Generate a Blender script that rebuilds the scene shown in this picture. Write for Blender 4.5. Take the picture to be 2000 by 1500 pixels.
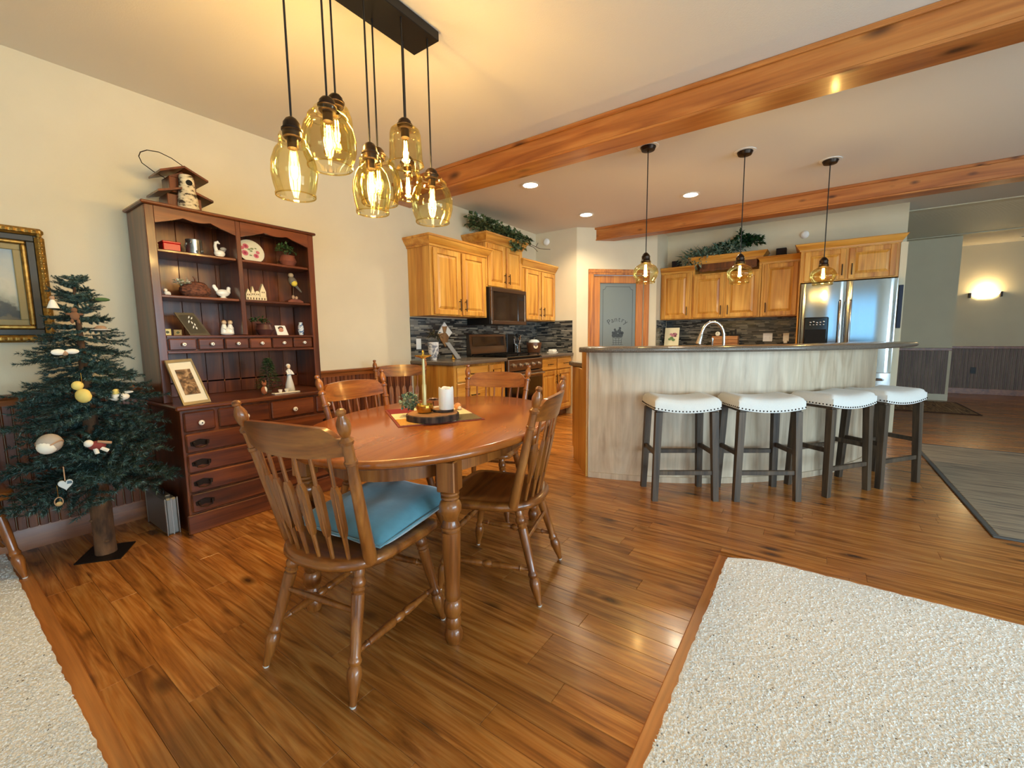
import bpy, bmesh, math, random
from mathutils import Vector, Matrix, Euler
random.seed(7)
PI = math.pi
for o in list(bpy.data.objects): bpy.data.objects.remove(o)
S = bpy.context.scene
COL = S.collection

# ------------------------------------------------------------------ camera
CAM_H = 1.15
F_PX, PITCH, YAW, ROLL = 832.9, .109043, .616881, -.0123533
fw = Vector((-math.sin(YAW)*math.cos(PITCH), math.cos(YAW)*math.cos(PITCH), -math.sin(PITCH)))
rt0 = Vector((math.cos(YAW), math.sin(YAW), 0)); up0 = rt0.cross(fw)
rt = rt0*math.cos(ROLL) + up0*math.sin(ROLL); up = up0*math.cos(ROLL) - rt0*math.sin(ROLL)
cd = bpy.data.cameras.new('camera'); cam = bpy.data.objects.new('camera', cd); COL.objects.link(cam)
cd.sensor_width = 36; cd.lens = 36*F_PX/2000; cd.clip_start = .02; cd.clip_end = 200
cam.matrix_world = Matrix(((rt.x, up.x, -fw.x, 0), (rt.y, up.y, -fw.y, 0), (rt.z, up.z, -fw.z, CAM_H), (0, 0, 0, 1)))
S.camera = cam

# ------------------------------------------------------------------ world, daylight, exposure
wd = bpy.data.worlds.new('world'); S.world = wd; wd.use_nodes = True
bg = wd.node_tree.nodes['Background']; bg.inputs[0].default_value = (.50, .72, 1, 1); bg.inputs[1].default_value = 1.1
S.view_settings.view_transform = 'Standard'; S.view_settings.look = 'None'
S.view_settings.gamma = 1; S.view_settings.use_curve_mapping = False
S.view_settings.exposure = 0.70
S.cycles.max_bounces = 10; S.cycles.diffuse_bounces = 5; S.cycles.glossy_bounces = 4
S.cycles.transparent_max_bounces = 24; S.cycles.sample_clamp_indirect = 4

def area(name, loc, rot, sx, sy, w, col):
    l = bpy.data.lights.new(name, 'AREA'); l.shape = 'RECTANGLE'; l.size = sx; l.size_y = sy
    l.energy = w; l.color = col
    o = bpy.data.objects.new(name, l); COL.objects.link(o); o.location = loc; o.rotation_euler = rot
    return o
DAY = (.62, .84, 1)
# daylight through the glazed doors and windows of the living room behind the camera
WIN_REAR = [(.18, 1.35), (2.9, 5.3)]
WIN_RIGHT = [(-2.2, .4), (1.0, 3.4)]
for i, (a, b) in enumerate(WIN_REAR):
    area('daylight', ((a+b)/2, -3.34, 1.2), (PI/2, 0, 0), b-a-.1, 2.0, (10, 220)[i], ((.06, .56, 1), DAY)[i])
for a, b in WIN_RIGHT:
    area('daylight', (6.64, (a+b)/2, 1.4), (PI/2, 0, PI/2), b-a-.1, 1.5, 150, DAY)

def point(name, loc, w, col, r=.03):
    l = bpy.data.lights.new(name, 'POINT'); l.energy = w; l.color = col; l.shadow_soft_size = r
    o = bpy.data.objects.new(name, l); COL.objects.link(o); o.location = loc; return o
def spot(name, loc, w, col, ang=2.3, blend=.6, r=.05):
    l = bpy.data.lights.new(name, 'SPOT'); l.energy = w; l.color = col; l.spot_size = ang; l.spot_blend = blend; l.shadow_soft_size = r
    o = bpy.data.objects.new(name, l); COL.objects.link(o); o.location = loc; return o
WARM = (1, .70, .34)

# ------------------------------------------------------------------ mesh helpers
ROOT = {}
class MB:
    def __init__(s, T=None): s.v = []; s.f = []; s.T = T; s.fm = []; s.m = 0
    def add(s, vs, fs):
        n = len(s.v)
        for p in vs: s.v.append(Vector(s.T(*p)) if s.T else Vector(p))
        for f in fs: s.f.append([i+n for i in f]); s.fm.append(s.m)
        return s
    def box(s, x0, x1, y0, y1, z0, z1, c=0):
        if x1 < x0: x0, x1 = x1, x0
        if y1 < y0: y0, y1 = y1, y0
        if z1 < z0: z0, z1 = z1, z0
        c = min(c, (x1-x0)*.45, (y1-y0)*.45, (z1-z0)*.45)
        if c <= 0:
            return s.add([(x, y, z) for x in (x0, x1) for y in (y0, y1) for z in (z0, z1)],
                  [(0,1,3,2),(4,6,7,5),(0,4,5,1),(2,3,7,6),(0,2,6,4),(1,5,7,3)])
        L = ((x0, x1), (y0, y1), (z0, z1)); vs = []; idx = {}
        for i in (0, 1):
            for j in (0, 1):
                for k in (0, 1):
                    co = (L[0][i], L[1][j], L[2][k]); sg = (1-2*i, 1-2*j, 1-2*k)
                    for ax in range(3):      # vertex lying on the face normal to ax
                        p = [co[t] + (0 if t == ax else sg[t]*c) for t in range(3)]
                        idx[(i, j, k, ax)] = len(vs); vs.append(tuple(p))
        fs = []
        for ax in range(3):
            o = [t for t in range(3) if t != ax]
            for e in (0, 1):
                q = []
                for a, b in ((0,0),(1,0),(1,1),(0,1)):
                    key = [0,0,0]; key[ax] = e; key[o[0]] = a; key[o[1]] = b
                    q.append(idx[(*key, ax)])
                fs.append(q)
            for a in (0, 1):
                for b in (0, 1):             # edge running along ax
                    k0 = [0,0,0]; k0[o[0]] = a; k0[o[1]] = b; k1 = list(k0); k1[ax] = 1
                    fs.append([idx[(*k0, o[0])], idx[(*k1, o[0])], idx[(*k1, o[1])], idx[(*k0, o[1])]])
        for i in (0,1):
            for j in (0,1):
                for k in (0,1): fs.append([idx[(i,j,k,0)], idx[(i,j,k,1)], idx[(i,j,k,2)]])
        return s.add(vs, fs)
    def prism(s, poly, lo, hi, ax=2, c=0):
        """extrude a 2-D polygon along axis ax (0: poly is yz, 1: xz, 2: xy)"""
        def P(a, b, t): return ((t, a, b), (a, t, b), (a, b, t))[ax]
        n = len(poly); rings = [(poly, lo), (poly, hi)]
        if c:
            cx = sum(p[0] for p in poly)/n; cy = sum(p[1] for p in poly)/n
            def ins(p):
                d = math.hypot(p[0]-cx, p[1]-cy) or 1
                return (p[0]-(p[0]-cx)/d*c, p[1]-(p[1]-cy)/d*c)
            q = [ins(p) for p in poly]
            rings = [(q, lo), (poly, lo+c), (poly, hi-c), (q, hi)]
        vs = [P(a, b, t) for pl, t in rings for a, b in pl]
        fs = [list(range(n))[::-1], [len(vs)-n+i for i in range(n)]]
        for r in range(len(rings)-1):
            for i in range(n):
                j = (i+1) % n; fs.append([r*n+i, r*n+j, (r+1)*n+j, (r+1)*n+i])
        return s.add(vs, fs)
    def lathe(s, prof, p0, p1=None, seg=16, cap=True, sy=1.0):
        """prof: (distance along axis, radius); axis from p0 towards p1 (default +Z)"""
        p0 = Vector(p0); d = (Vector(p1)-p0).normalized() if p1 is not None else Vector((0,0,1))
        a = d.orthogonal().normalized() if abs(d.z) < .999 else Vector((1,0,0)); b = d.cross(a)
        vs = []; fs = []; n = len(prof)
        for t, r in prof:
            for k in range(seg):
                w = 2*PI*k/seg; vs.append(tuple(p0 + d*t + (a*math.cos(w) + b*math.sin(w)*sy)*r))
        for i in range(n-1):
            for k in range(seg):
                l = (k+1) % seg; fs.append([i*seg+k, i*seg+l, (i+1)*seg+l, (i+1)*seg+k])
        if cap:
            if prof[0][1] > 1e-5: fs.append(list(range(seg))[::-1])
            if prof[-1][1] > 1e-5: fs.append([(n-1)*seg+k for k in range(seg)])
        return s.add(vs, fs)
    def cyl(s, p0, p1, r0, r1=None, seg=12):
        L = (Vector(p1)-Vector(p0)).length
        return s.lathe([(0, r0), (L, r0 if r1 is None else r1)], p0, p1, seg)
    def tube(s, path, r, seg=8, closed=False):
        P = [Vector(p) for p in path]; n = len(P); vs = []; fs = []; a = None
        R = r if isinstance(r, (list, tuple)) else [r]*n
        for i in range(n):
            if closed: d = P[(i+1) % n]-P[i-1]
            else: d = P[min(i+1, n-1)]-P[max(i-1, 0)]
            d.normalize()
            if a is None: a = d.orthogonal().normalized()
            a = (a - d*a.dot(d)).normalized(); b = d.cross(a)
            for k in range(seg):
                w = 2*PI*k/seg; vs.append(tuple(P[i] + (a*math.cos(w)+b*math.sin(w))*R[i]))
        for i in range(n if closed else n-1):
            j = (i+1) % n
            for k in range(seg):
                l = (k+1) % seg; fs.append([i*seg+k, i*seg+l, j*seg+l, j*seg+k])
        if not closed: fs += [list(range(seg))[::-1], [(n-1)*seg+k for k in range(seg)]]
        return s.add(vs, fs)
    def ball(s, c, r, seg=14, rings=8, M=None, j=0):
        rx, ry, rz = r if isinstance(r, (list, tuple)) else (r, r, r); c = Vector(c); vs = []; fs = []
        def pt(x, y, z):
            q = Vector((x*rx, y*ry, z*rz))
            if j: q *= 1+random.uniform(-j, j)
            return tuple((M @ q if M else q) + c)
        vs.append(pt(0, 0, -1))
        for i in range(1, rings):
            t = -PI/2 + PI*i/rings
            for k in range(seg):
                w = 2*PI*k/seg; vs.append(pt(math.cos(t)*math.cos(w), math.cos(t)*math.sin(w), math.sin(t)))
        vs.append(pt(0, 0, 1)); L = len(vs)-1
        for k in range(seg):
            l = (k+1) % seg; fs.append([0, 1+l, 1+k]); fs.append([L, L-seg+k, L-seg+l])
        for i in range(rings-2):
            for k in range(seg):
                l = (k+1) % seg; fs.append([1+i*seg+k, 1+i*seg+l, 1+(i+1)*seg+l, 1+(i+1)*seg+k])
        return s.add(vs, fs)
    def leaf(s, p, d, n, L, w):
        """a folded four-sided leaf of length L and width w"""
        p = Vector(p); d = Vector(d).normalized(); n = Vector(n); sd = d.cross(n)
        if sd.length < 1e-4: sd = d.orthogonal()
        sd.normalize(); u = sd.cross(d).normalized()
        m = p + d*L*.45
        return s.add([tuple(p), tuple(m+sd*w/2+u*w*.18), tuple(p+d*L-u*L*.12), tuple(m-sd*w/2+u*w*.18), tuple(m)],
                     [(0, 1, 4), (1, 2, 4), (2, 3, 4), (3, 0, 4)])
    def build(s, name, mat, parent=None, smooth=True, local=False, ang=35, kind=None, label=None):
        me = bpy.data.meshes.new(name); off = None
        vs = s.v
        if parent is not None and not local:
            loc, rz = ROOT[parent.name]
            iv = (Matrix.Translation(loc) @ Matrix.Rotation(rz, 4, 'Z')).inverted(); vs = [iv @ v for v in vs]
        me.from_pydata([tuple(v) for v in vs], [], s.f)
        bm = bmesh.new(); bm.from_mesh(me); bmesh.ops.recalc_face_normals(bm, faces=bm.faces[:]); bm.to_mesh(me); bm.free()
        mats = mat if isinstance(mat, (list, tuple)) else [mat]
        for m in mats: me.materials.append(m)
        if len(mats) > 1:
            for p, k in zip(me.polygons, s.fm): p.material_index = k
        if smooth:
            me.polygons.foreach_set('use_smooth', [True]*len(me.polygons))
            me.set_sharp_from_angle(angle=math.radians(ang))
        o = bpy.data.objects.new(name, me); COL.objects.link(o)
        if parent is not None:
            o.parent = parent; ROOT[o.name] = ROOT[parent.name]
        else: ROOT[o.name] = (Vector((0, 0, 0)), 0.0)
        if kind: o['kind'] = kind
        if label: o['label'] = label
        return o
def tag(o, label, cat, group=None):
    o['label'] = label; o['category'] = cat
    if group: o['group'] = group
    return o
def struct(o): o['kind'] = 'structure'; return o
def thing(name, label, cat, loc=(0, 0, 0), rz=0, group=None):
    o = bpy.data.objects.new(name, None); COL.objects.link(o); o.location = loc; o.rotation_euler = (0, 0, rz)
    o.empty_display_size = .1; ROOT[o.name] = (Vector(loc), rz)
    return tag(o, label, cat, group)
def copy_tree(o, parent=None):
    c = o.copy(); COL.objects.link(c); c.parent = parent
    for ch in list(o.children): copy_tree(ch, c)
    return c
def sgl(mb, name, mat, label, cat, loc, group=None, **k):
    """a thing that is one mesh: origin at its base"""
    e = mb.build(name, mat, None, **k); loc = Vector(loc)
    for v in e.data.vertices: v.co -= loc
    e.location = loc; return tag(e, label, cat, group)

# ------------------------------------------------------------------ materials
def srgb(r, g, b): return tuple(((c/255/12.92) if c/255 <= .04045 else ((c/255+.055)/1.055)**2.4) for c in (r, g, b))+(1,)
def mat0(name):
    m = bpy.data.materials.new(name); m.use_nodes = True; nt = m.node_tree; return m, nt, nt.nodes['Principled BSDF']
def flat(name, col, rough=.5, metal=0, noise=0, nscale=40, bump=0, bscale=200, coat=0, spec=None, sheen=0):
    m, nt, b = mat0(name); b.inputs['Base Color'].default_value = col; b.inputs['Roughness'].default_value = rough
    b.inputs['Metallic'].default_value = metal
    if coat: b.inputs['Coat Weight'].default_value = coat; b.inputs['Coat Roughness'].default_value = .08
    if spec is not None: b.inputs['Specular IOR Level'].default_value = spec
    if sheen: b.inputs['Sheen Weight'].default_value = sheen
    if noise or bump:
        tc = nt.nodes.new('ShaderNodeTexCoord')
    if noise:
        n = nt.nodes.new('ShaderNodeTexNoise'); n.inputs['Scale'].default_value = nscale; n.inputs['Detail'].default_value = 4
        nt.links.new(tc.outputs['Object'], n.inputs['Vector'])
        r = nt.nodes.new('ShaderNodeValToRGB'); k = noise
        r.color_ramp.elements[0].position = .3; r.color_ramp.elements[1].position = .7
        r.color_ramp.elements[0].color = tuple(c*(1-k) for c in col[:3])+(1,)
        r.color_ramp.elements[1].color = tuple(min(1, c*(1+k)) for c in col[:3])+(1,)
        nt.links.new(n.outputs['Fac'], r.inputs[0]); nt.links.new(r.outputs[0], b.inputs['Base Color'])
    if bump:
        n = nt.nodes.new('ShaderNodeTexNoise'); n.inputs['Scale'].default_value = bscale; n.inputs['Detail'].default_value = 3
        nt.links.new(tc.outputs['Object'], n.inputs['Vector'])
        bp = nt.nodes.new('ShaderNodeBump'); bp.inputs['Strength'].default_value = bump; bp.inputs['Distance'].default_value = .002
        nt.links.new(n.outputs['Fac'], bp.inputs['Height']); nt.links.new(bp.outputs[0], b.inputs['Normal'])
    return m
def wood(name, c0, c1, c2, st=(12, 12, 1), rough=.35, coat=0, knots=0, world=False, fine=.25, dist=1.2, var=0, bump=.12):
    """st: texture scale per axis, small along the grain"""
    m, nt, b = mat0(name); N = nt.nodes.new; L = nt.links.new
    oi = N('ShaderNodeObjectInfo'); ge = N('ShaderNodeNewGeometry'); tc = N('ShaderNodeTexCoord')
    ad = N('ShaderNodeMath'); ad.operation = 'ADD'; L(oi.outputs['Random'], ad.inputs[0]); L(ge.outputs['Random Per Island'], ad.inputs[1])
    fr = N('ShaderNodeMath'); fr.operation = 'FRACT'; L(ad.outputs[0], fr.inputs[0])
    sc = N('ShaderNodeVectorMath'); sc.operation = 'SCALE'; sc.inputs[0].default_value = (37, 53, 71); L(fr.outputs[0], sc.inputs['Scale'])
    av = N('ShaderNodeVectorMath'); av.operation = 'ADD'
    L(ge.outputs['Position'] if world else tc.outputs['Object'], av.inputs[0]); L(sc.outputs[0], av.inputs[1])
    mp = N('ShaderNodeMapping'); mp.inputs['Scale'].default_value = st; L(av.outputs[0], mp.inputs['Vector'])
    n = N('ShaderNodeTexNoise'); n.inputs['Scale'].default_value = 1; n.inputs['Detail'].default_value = 5; n.inputs['Distortion'].default_value = dist
    L(mp.outputs[0], n.inputs['Vector'])
    r = N('ShaderNodeValToRGB'); e = r.color_ramp.elements
    e[0].position = .30; e[0].color = c0; e[1].position = .72; e[1].color = c2; k = e.new(.5); k.color = c1
    L(n.outputs['Fac'], r.inputs[0]); out = r.outputs[0]
    mp2 = N('ShaderNodeMapping'); mp2.inputs['Scale'].default_value = tuple(x*9 if x > 3 else x*3 for x in st); L(av.outputs[0], mp2.inputs['Vector'])
    n2 = N('ShaderNodeTexNoise'); n2.inputs['Scale'].default_value = 1; n2.inputs['Detail'].default_value = 3; L(mp2.outputs[0], n2.inputs['Vector'])
    mr = N('ShaderNodeMapRange'); mr.inputs[1].default_value = .3; mr.inputs[2].default_value = .65; mr.inputs[3].default_value = 1-fine; mr.inputs[4].default_value = 1
    L(n2.outputs['Fac'], mr.inputs[0])
    mx = N('ShaderNodeMix'); mx.data_type = 'RGBA'; mx.blend_type = 'MULTIPLY'; mx.inputs[0].default_value = 1
    L(out, mx.inputs[6]); L(mr.outputs[0], mx.inputs[7]); out = mx.outputs[2]
    if var:
        hv = N('ShaderNodeHueSaturation'); mv = N('ShaderNodeMapRange'); mv.inputs[3].default_value = 1-var; mv.inputs[4].default_value = 1+var
        L(fr.outputs[0], mv.inputs[0]); L(mv.outputs[0], hv.inputs['Value']); L(out, hv.inputs['Color']); out = hv.outputs[0]
    if knots:
        mk = N('ShaderNodeMapping'); mk.inputs['Scale'].default_value = tuple((knots if x > 3 else knots*.45) for x in st); L(av.outputs[0], mk.inputs['Vector'])
        nz = N('ShaderNodeTexNoise'); nz.inputs['Scale'].default_value = 9; L(av.outputs[0], nz.inputs['Vector'])
        mm = N('ShaderNodeMix'); mm.data_type = 'RGBA'; mm.inputs[0].default_value = .06; L(mk.outputs[0], mm.inputs[6]); L(nz.outputs['Color'], mm.inputs[7])
        vo = N('ShaderNodeTexVoronoi'); vo.inputs['Scale'].default_value = 1; L(mm.outputs[2], vo.inputs['Vector'])
        kr = N('ShaderNodeValToRGB'); kr.color_ramp.elements[0].position = .05; kr.color_ramp.elements[0].color = (1, 1, 1, 1)
        kr.color_ramp.elements[1].position = .20; kr.color_ramp.elements[1].color = (0, 0, 0, 1); L(vo.outputs['Distance'], kr.inputs[0])
        km = N('ShaderNodeMix'); km.data_type = 'RGBA'; L(kr.outputs[0], km.inputs[0]); L(out, km.inputs[6])
        km.inputs[7].default_value = tuple(x*.30 for x in c0[:3])+(1,); out = km.outputs[2]
    L(out, b.inputs['Base Color']); b.inputs['Roughness'].default_value = rough
    if coat: b.inputs['Coat Weight'].default_value = coat; b.inputs['Coat Roughness'].default_value = .12
    bp = N('ShaderNodeBump'); bp.inputs['Strength'].default_value = bump; bp.inputs['Distance'].default_value = .001
    L(n2.outputs['Fac'], bp.inputs['Height']); L(bp.outputs[0], b.inputs['Normal'])
    return m
def emit(name, col, st):
    m, nt, b = mat0(name); b.inputs['Base Color'].default_value = col; b.inputs['Emission Color'].default_value = col
    b.inputs['Emission Strength'].default_value = st; return m
def thin_glass(name, tint, ior=1.45, rough=.02, fac=1.0):
    m, nt, b = mat0(name); N = nt.nodes.new; L = nt.links.new
    t = N('ShaderNodeBsdfTransparent'); t.inputs[0].default_value = tint
    g = N('ShaderNodeBsdfGlossy'); g.inputs['Roughness'].default_value = rough; g.inputs[0].default_value = tuple(min(1, c*1.1) for c in tint[:3])+(1,)
    lw = N('ShaderNodeLayerWeight'); lw.inputs[0].default_value = .32
    mu = N('ShaderNodeMath'); mu.operation = 'MULTIPLY'; mu.inputs[1].default_value = fac; mu.use_clamp = True; L(lw.outputs['Fresnel'], mu.inputs[0])
    x = N('ShaderNodeMixShader'); L(mu.outputs[0], x.inputs[0]); L(t.outputs[0], x.inputs[1]); L(g.outputs[0], x.inputs[2])
    L(x.outputs[0], nt.nodes['Material Output'].inputs['Surface']); return m
def ramp_noise(name, cols, scale, rough=.8, st=(1, 1, 1), bump=0, detail=4, world=False, dist=0, vor=False):
    """cols: list of (pos, colour)"""
    m, nt, b = mat0(name); N = nt.nodes.new; L = nt.links.new
    tc = N('ShaderNodeTexCoord'); ge = N('ShaderNodeNewGeometry'); mp = N('ShaderNodeMapping'); mp.inputs['Scale'].default_value = st
    L(ge.outputs['Position'] if world else tc.outputs['Object'], mp.inputs['Vector'])
    if vor:
        n = N('ShaderNodeTexVoronoi'); o = n.outputs['Distance']
    else:
        n = N('ShaderNodeTexNoise'); n.inputs['Detail'].default_value = detail; n.inputs['Distortion'].default_value = dist; o = n.outputs['Fac']
    n.inputs['Scale'].default_value = scale; L(mp.outputs[0], n.inputs['Vector'])
    r = N('ShaderNodeValToRGB'); e = r.color_ramp.elements
    e[0].position, e[0].color = cols[0]; e[1].position, e[1].color = cols[-1]
    for p, c in cols[1:-1]: k = e.new(p); k.color = c
    L(o, r.inputs[0]); L(r.outputs[0], b.inputs['Base Color']); b.inputs['Roughness'].default_value = rough
    if bump:
        bp = N('ShaderNodeBump'); bp.inputs['Strength'].default_value = bump; bp.inputs['Distance'].default_value = .004
        L(o, bp.inputs['Height']); L(bp.outputs[0], b.inputs['Normal'])
    return m
def island_color(name, cols, rough=.3, spec=.5):
    """each joined piece takes one colour of a ramp by chance"""
    m, nt, b = mat0(name); N = nt.nodes.new; L = nt.links.new
    ge = N('ShaderNodeNewGeometry'); r = N('ShaderNodeValToRGB'); r.color_ramp.interpolation = 'CONSTANT'; e = r.color_ramp.elements
    n = len(cols); e[0].position = 0; e[0].color = cols[0]; e[1].position = 1/n; e[1].color = cols[1]
    for i in range(2, n): k = e.new(i/n); k.color = cols[i]
    L(ge.outputs['Random Per Island'], r.inputs[0]); L(r.outputs[0], b.inputs['Base Color']); b.inputs['Roughness'].default_value = rough
    return m
K = {}
K['wall'] = flat('wall_paint', srgb(211, 199, 170), .85, noise=.03, nscale=3, bump=.25, bscale=180)
K['ceil'] = flat('ceiling_paint', srgb(218, 213, 203), .9, bump=.35, bscale=120)
K['white'] = flat('white_plastic', srgb(238, 236, 230), .4)
K['porc'] = flat('white_porcelain', srgb(240, 236, 226), .25, coat=.5)
K['black'] = flat('black_metal', srgb(20, 18, 18), .45, metal=.3)
K['blackgloss'] = flat('black_glass', srgb(8, 8, 9), .08, coat=.5)
K['bronze'] = flat('oil_rubbed_bronze', srgb(48, 36, 28), .35, metal=.8)
K['brass'] = flat('brass', srgb(200, 160, 70), .25, metal=1)
K['steel'] = flat('brushed_steel', srgb(150, 146, 142), .22, metal=1)
K['steeld'] = flat('dark_stainless', srgb(132, 116, 102), .3, metal=1)
K['chrome'] = flat('brushed_nickel', srgb(205, 200, 192), .2, metal=1)
oakc = (srgb(172, 106, 34), srgb(206, 146, 58), srgb(224, 170, 82))
K['oak'] = wood('honey_oak_upright', *oakc, st=(9, 9, .8), rough=.38, coat=.15, fine=.22)
K['oakx'] = wood('honey_oak_along_x', *oakc, st=(.8, 9, 9), rough=.38, coat=.15, fine=.22)
K['oaky'] = wood('honey_oak_along_y', *oakc, st=(9, .8, 9), rough=.38, coat=.15, fine=.22)
hc = (srgb(62, 27, 11), srgb(100, 48, 20), srgb(132, 70, 31))
K['hutch'] = wood('dark_cherry_upright', *hc, st=(12, 12, 1), rough=.3, coat=.3)
K['hutchy'] = wood('dark_cherry_along_y', *hc, st=(12, 1, 12), rough=.3, coat=.3)
mc = (srgb(100, 50, 16), srgb(146, 82, 30), srgb(172, 106, 46))
K['maple'] = wood('maple_brown_upright', *mc, st=(14, 14, 1.2), rough=.28, coat=.4)
K['mapley'] = wood('maple_brown_along_y', *mc, st=(10, .9, 10), rough=.2, coat=.5, dist=.8)
K['maplex'] = wood('maple_brown_along_x', *mc, st=(1.2, 14, 14), rough=.28, coat=.4)
fc = (srgb(128, 74, 28), srgb(172, 108, 46), srgb(198, 138, 70))
K['floor'] = wood('hickory_floor', *fc, st=(1.3, 15, 9), rough=.27, coat=.15, knots=6.5, world=True, fine=.28, dist=2.6, var=.16)
K['oakfl'] = wood('oak_strip', srgb(164, 100, 44), srgb(188, 122, 60), srgb(204, 140, 76), st=(10, 1, 10), rough=.4)
K['oakflx'] = wood('oak_strip_along_x', srgb(164, 100, 44), srgb(188, 122, 60), srgb(204, 140, 76), st=(1, 10, 10), rough=.4)
bc = (srgb(138, 74, 28), srgb(174, 104, 46), srgb(196, 132, 68))
K['beam'] = wood('knotty_alder_beam', *bc, st=(.9, 10, 10), rough=.33, coat=.2, knots=5, fine=.15)
K['beam2'] = wood('knotty_pine_beam', *bc, st=(.9, 10, 10), rough=.4, coat=.1, knots=9, fine=.15)
K['trimw'] = wood('stained_trim', srgb(110, 56, 24), srgb(142, 80, 36), srgb(164, 98, 48), st=(12, 1, 12), rough=.35)
K['doorw'] = wood('stained_door', srgb(152, 84, 20), srgb(188, 114, 32), srgb(204, 134, 48), st=(12, 12, 1), rough=.5)
K['bead'] = wood('stained_beadboard', srgb(82, 40, 20), srgb(112, 58, 28), srgb(134, 76, 38), st=(12, 12, 1), rough=.4, var=.1)
K['ash'] = wood('pale_ash_panel', srgb(184, 158, 130), srgb(206, 184, 156), srgb(216, 197, 171), st=(4, 4, .7), rough=.4, fine=.2, dist=3.0)
K['stoolw'] = wood('weathered_dark_wood', srgb(48, 37, 27), srgb(76, 60, 44), srgb(98, 79, 58), st=(22, 22, 1.6), rough=.55, fine=.3)
K['linen'] = flat('pale_linen', srgb(214, 212, 206), .9, noise=.06, nscale=300, bump=.3, bscale=900, sheen=.3)
K['stone'] = ramp_noise('brown_quartz', [(.3, srgb(74, 66, 58)), (.5, srgb(102, 92, 82)), (.75, srgb(130, 120, 108))], 240, .18)
K['teal'] = flat('teal_velvet', srgb(74, 128, 142), .75, noise=.18, nscale=9, bump=.2, bscale=60, sheen=.8)
K['leaf'] = island_color('green_leaves', [srgb(48, 74, 34), srgb(70, 98, 50), srgb(96, 122, 72), srgb(38, 60, 30)], .5)
K['sage'] = island_color('sage_leaves', [srgb(120, 142, 122), srgb(92, 122, 104), srgb(150, 162, 140), srgb(80, 104, 84)], .6)
K['leafd'] = island_color('dark_green_leaves', [srgb(22, 58, 26), srgb(34, 76, 34), srgb(16, 44, 22)], .5)
K['twig'] = flat('twig_bark', srgb(84, 62, 44), .8)
K['terra'] = flat('dark_terracotta', srgb(118, 62, 44), .7, noise=.15, nscale=20)
K['glass'] = thin_glass('smoky_amber_glass', (.92, .85, .62, 1), fac=.55)
K['clear'] = thin_glass('clear_pane', (.97, .98, .98, 1))
K['bulb'] = thin_glass('bulb_glass', (1, .93, .74, 1), fac=.3)
K['filament'] = emit('glowing_filament', (1, .74, .32, 1), 80)
K['canlight'] = emit('ceiling_light_glow', (1, .88, .66, 1), 14)
K['mirror'] = flat('mirror', (.85, .85, .85, 1), .03, metal=1)
# ================================================================== THE SETTING
W = -3.55; CZ = 2.70; YB = 7.10            # left wall, ceiling height, kitchen back wall
XR = 6.5; YR = -3.2; YH = 10.0; YF = 11.3   # right wall, rear wall, hall walls
def boxwall(name, *a): return struct(MB().box(*a).build(name, K['wall'], smooth=False))
wl = boxwall('wall_left', W-.12, W, YR, 5.68, 0, CZ)
boxwall('wall_corner', W-.12, -2.86, 5.68, 5.80, 0, CZ)
boxwall('wall_back', -2.10, .84, YB, YB+.14, 0, CZ)
boxwall('wall_side', -2.10, -1.98, 6.56, YB, 0, CZ)
boxwall('wall_fridge_end', .725, .785, 6.50, YB, 0, 2.15)
boxwall('wall_hall', .84, 1.86, YH, YH+.12, 0, CZ)
boxwall('wall_hall_side', 1.74, 1.86, YH+.12, YF, 0, CZ)
boxwall('wall_hall_end', 1.74, XR, YF, YF+.12, 0, CZ)
boxwall('wall_hall_left', .72, .84, YB+.14, YH+.12, 0, CZ)
def wall_with_holes(name, along, pos, th, lo, hi, holes, z0, z1):
    m = MB()
    def seg(a, b, c, d):
        if along == 'x': m.box(a, b, pos-th, pos, c, d)
        else: m.box(pos, pos+th, a, b, c, d)
    x = lo
    for a, b in sorted(holes):
        seg(x, a, 0, CZ); seg(a, b, 0, z0); seg(a, b, z1, CZ); x = b
    seg(x, hi, 0, CZ); return struct(m.build(name, K['wall'], smooth=False))
wall_with_holes('wall_rear', 'x', YR, .12, W-.12, XR+.12, WIN_REAR, .14, 2.26)
wall_with_holes('wall_right', 'y', XR, .12, YR, YF+.12, WIN_RIGHT, .6, 2.2)
wn = 0
for a, b in WIN_REAR:
    wn += 1; fr = MB()
    for x0, x1, z0, z1 in ((a, a+.07, .14, 2.26), (b-.07, b, .14, 2.26), (a, b, .14, .21), (a, b, 2.19, 2.26), ((a+b)/2-.04, (a+b)/2+.04, .14, 2.26)):
        fr.box(x0, x1, YR-.10, YR-.02, z0, z1, .004)
    w = struct(fr.build('window_%d' % wn, K['white']))
    for x0, x1 in ((a+.07, (a+b)/2-.04), ((a+b)/2+.04, b-.07)):
        MB().box(x0, x1, YR-.063, YR-.057, .21, 2.19).build('pane', K['clear'], w)
for a, b in WIN_RIGHT:
    wn += 1; fr = MB()
    for y0, y1, z0, z1 in ((a, a+.06, .6, 2.2), (b-.06, b, .6, 2.2), (a, b, .6, .66), (a, b, 2.14, 2.2)):
        fr.box(XR+.02, XR+.10, y0, y1, z0, z1, .004)
    w = struct(fr.build('window_%d' % wn, K['white']))
    MB().box(XR+.057, XR+.063, a+.06, b-.06, .66, 2.14).build('pane', K['clear'], w)

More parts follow.
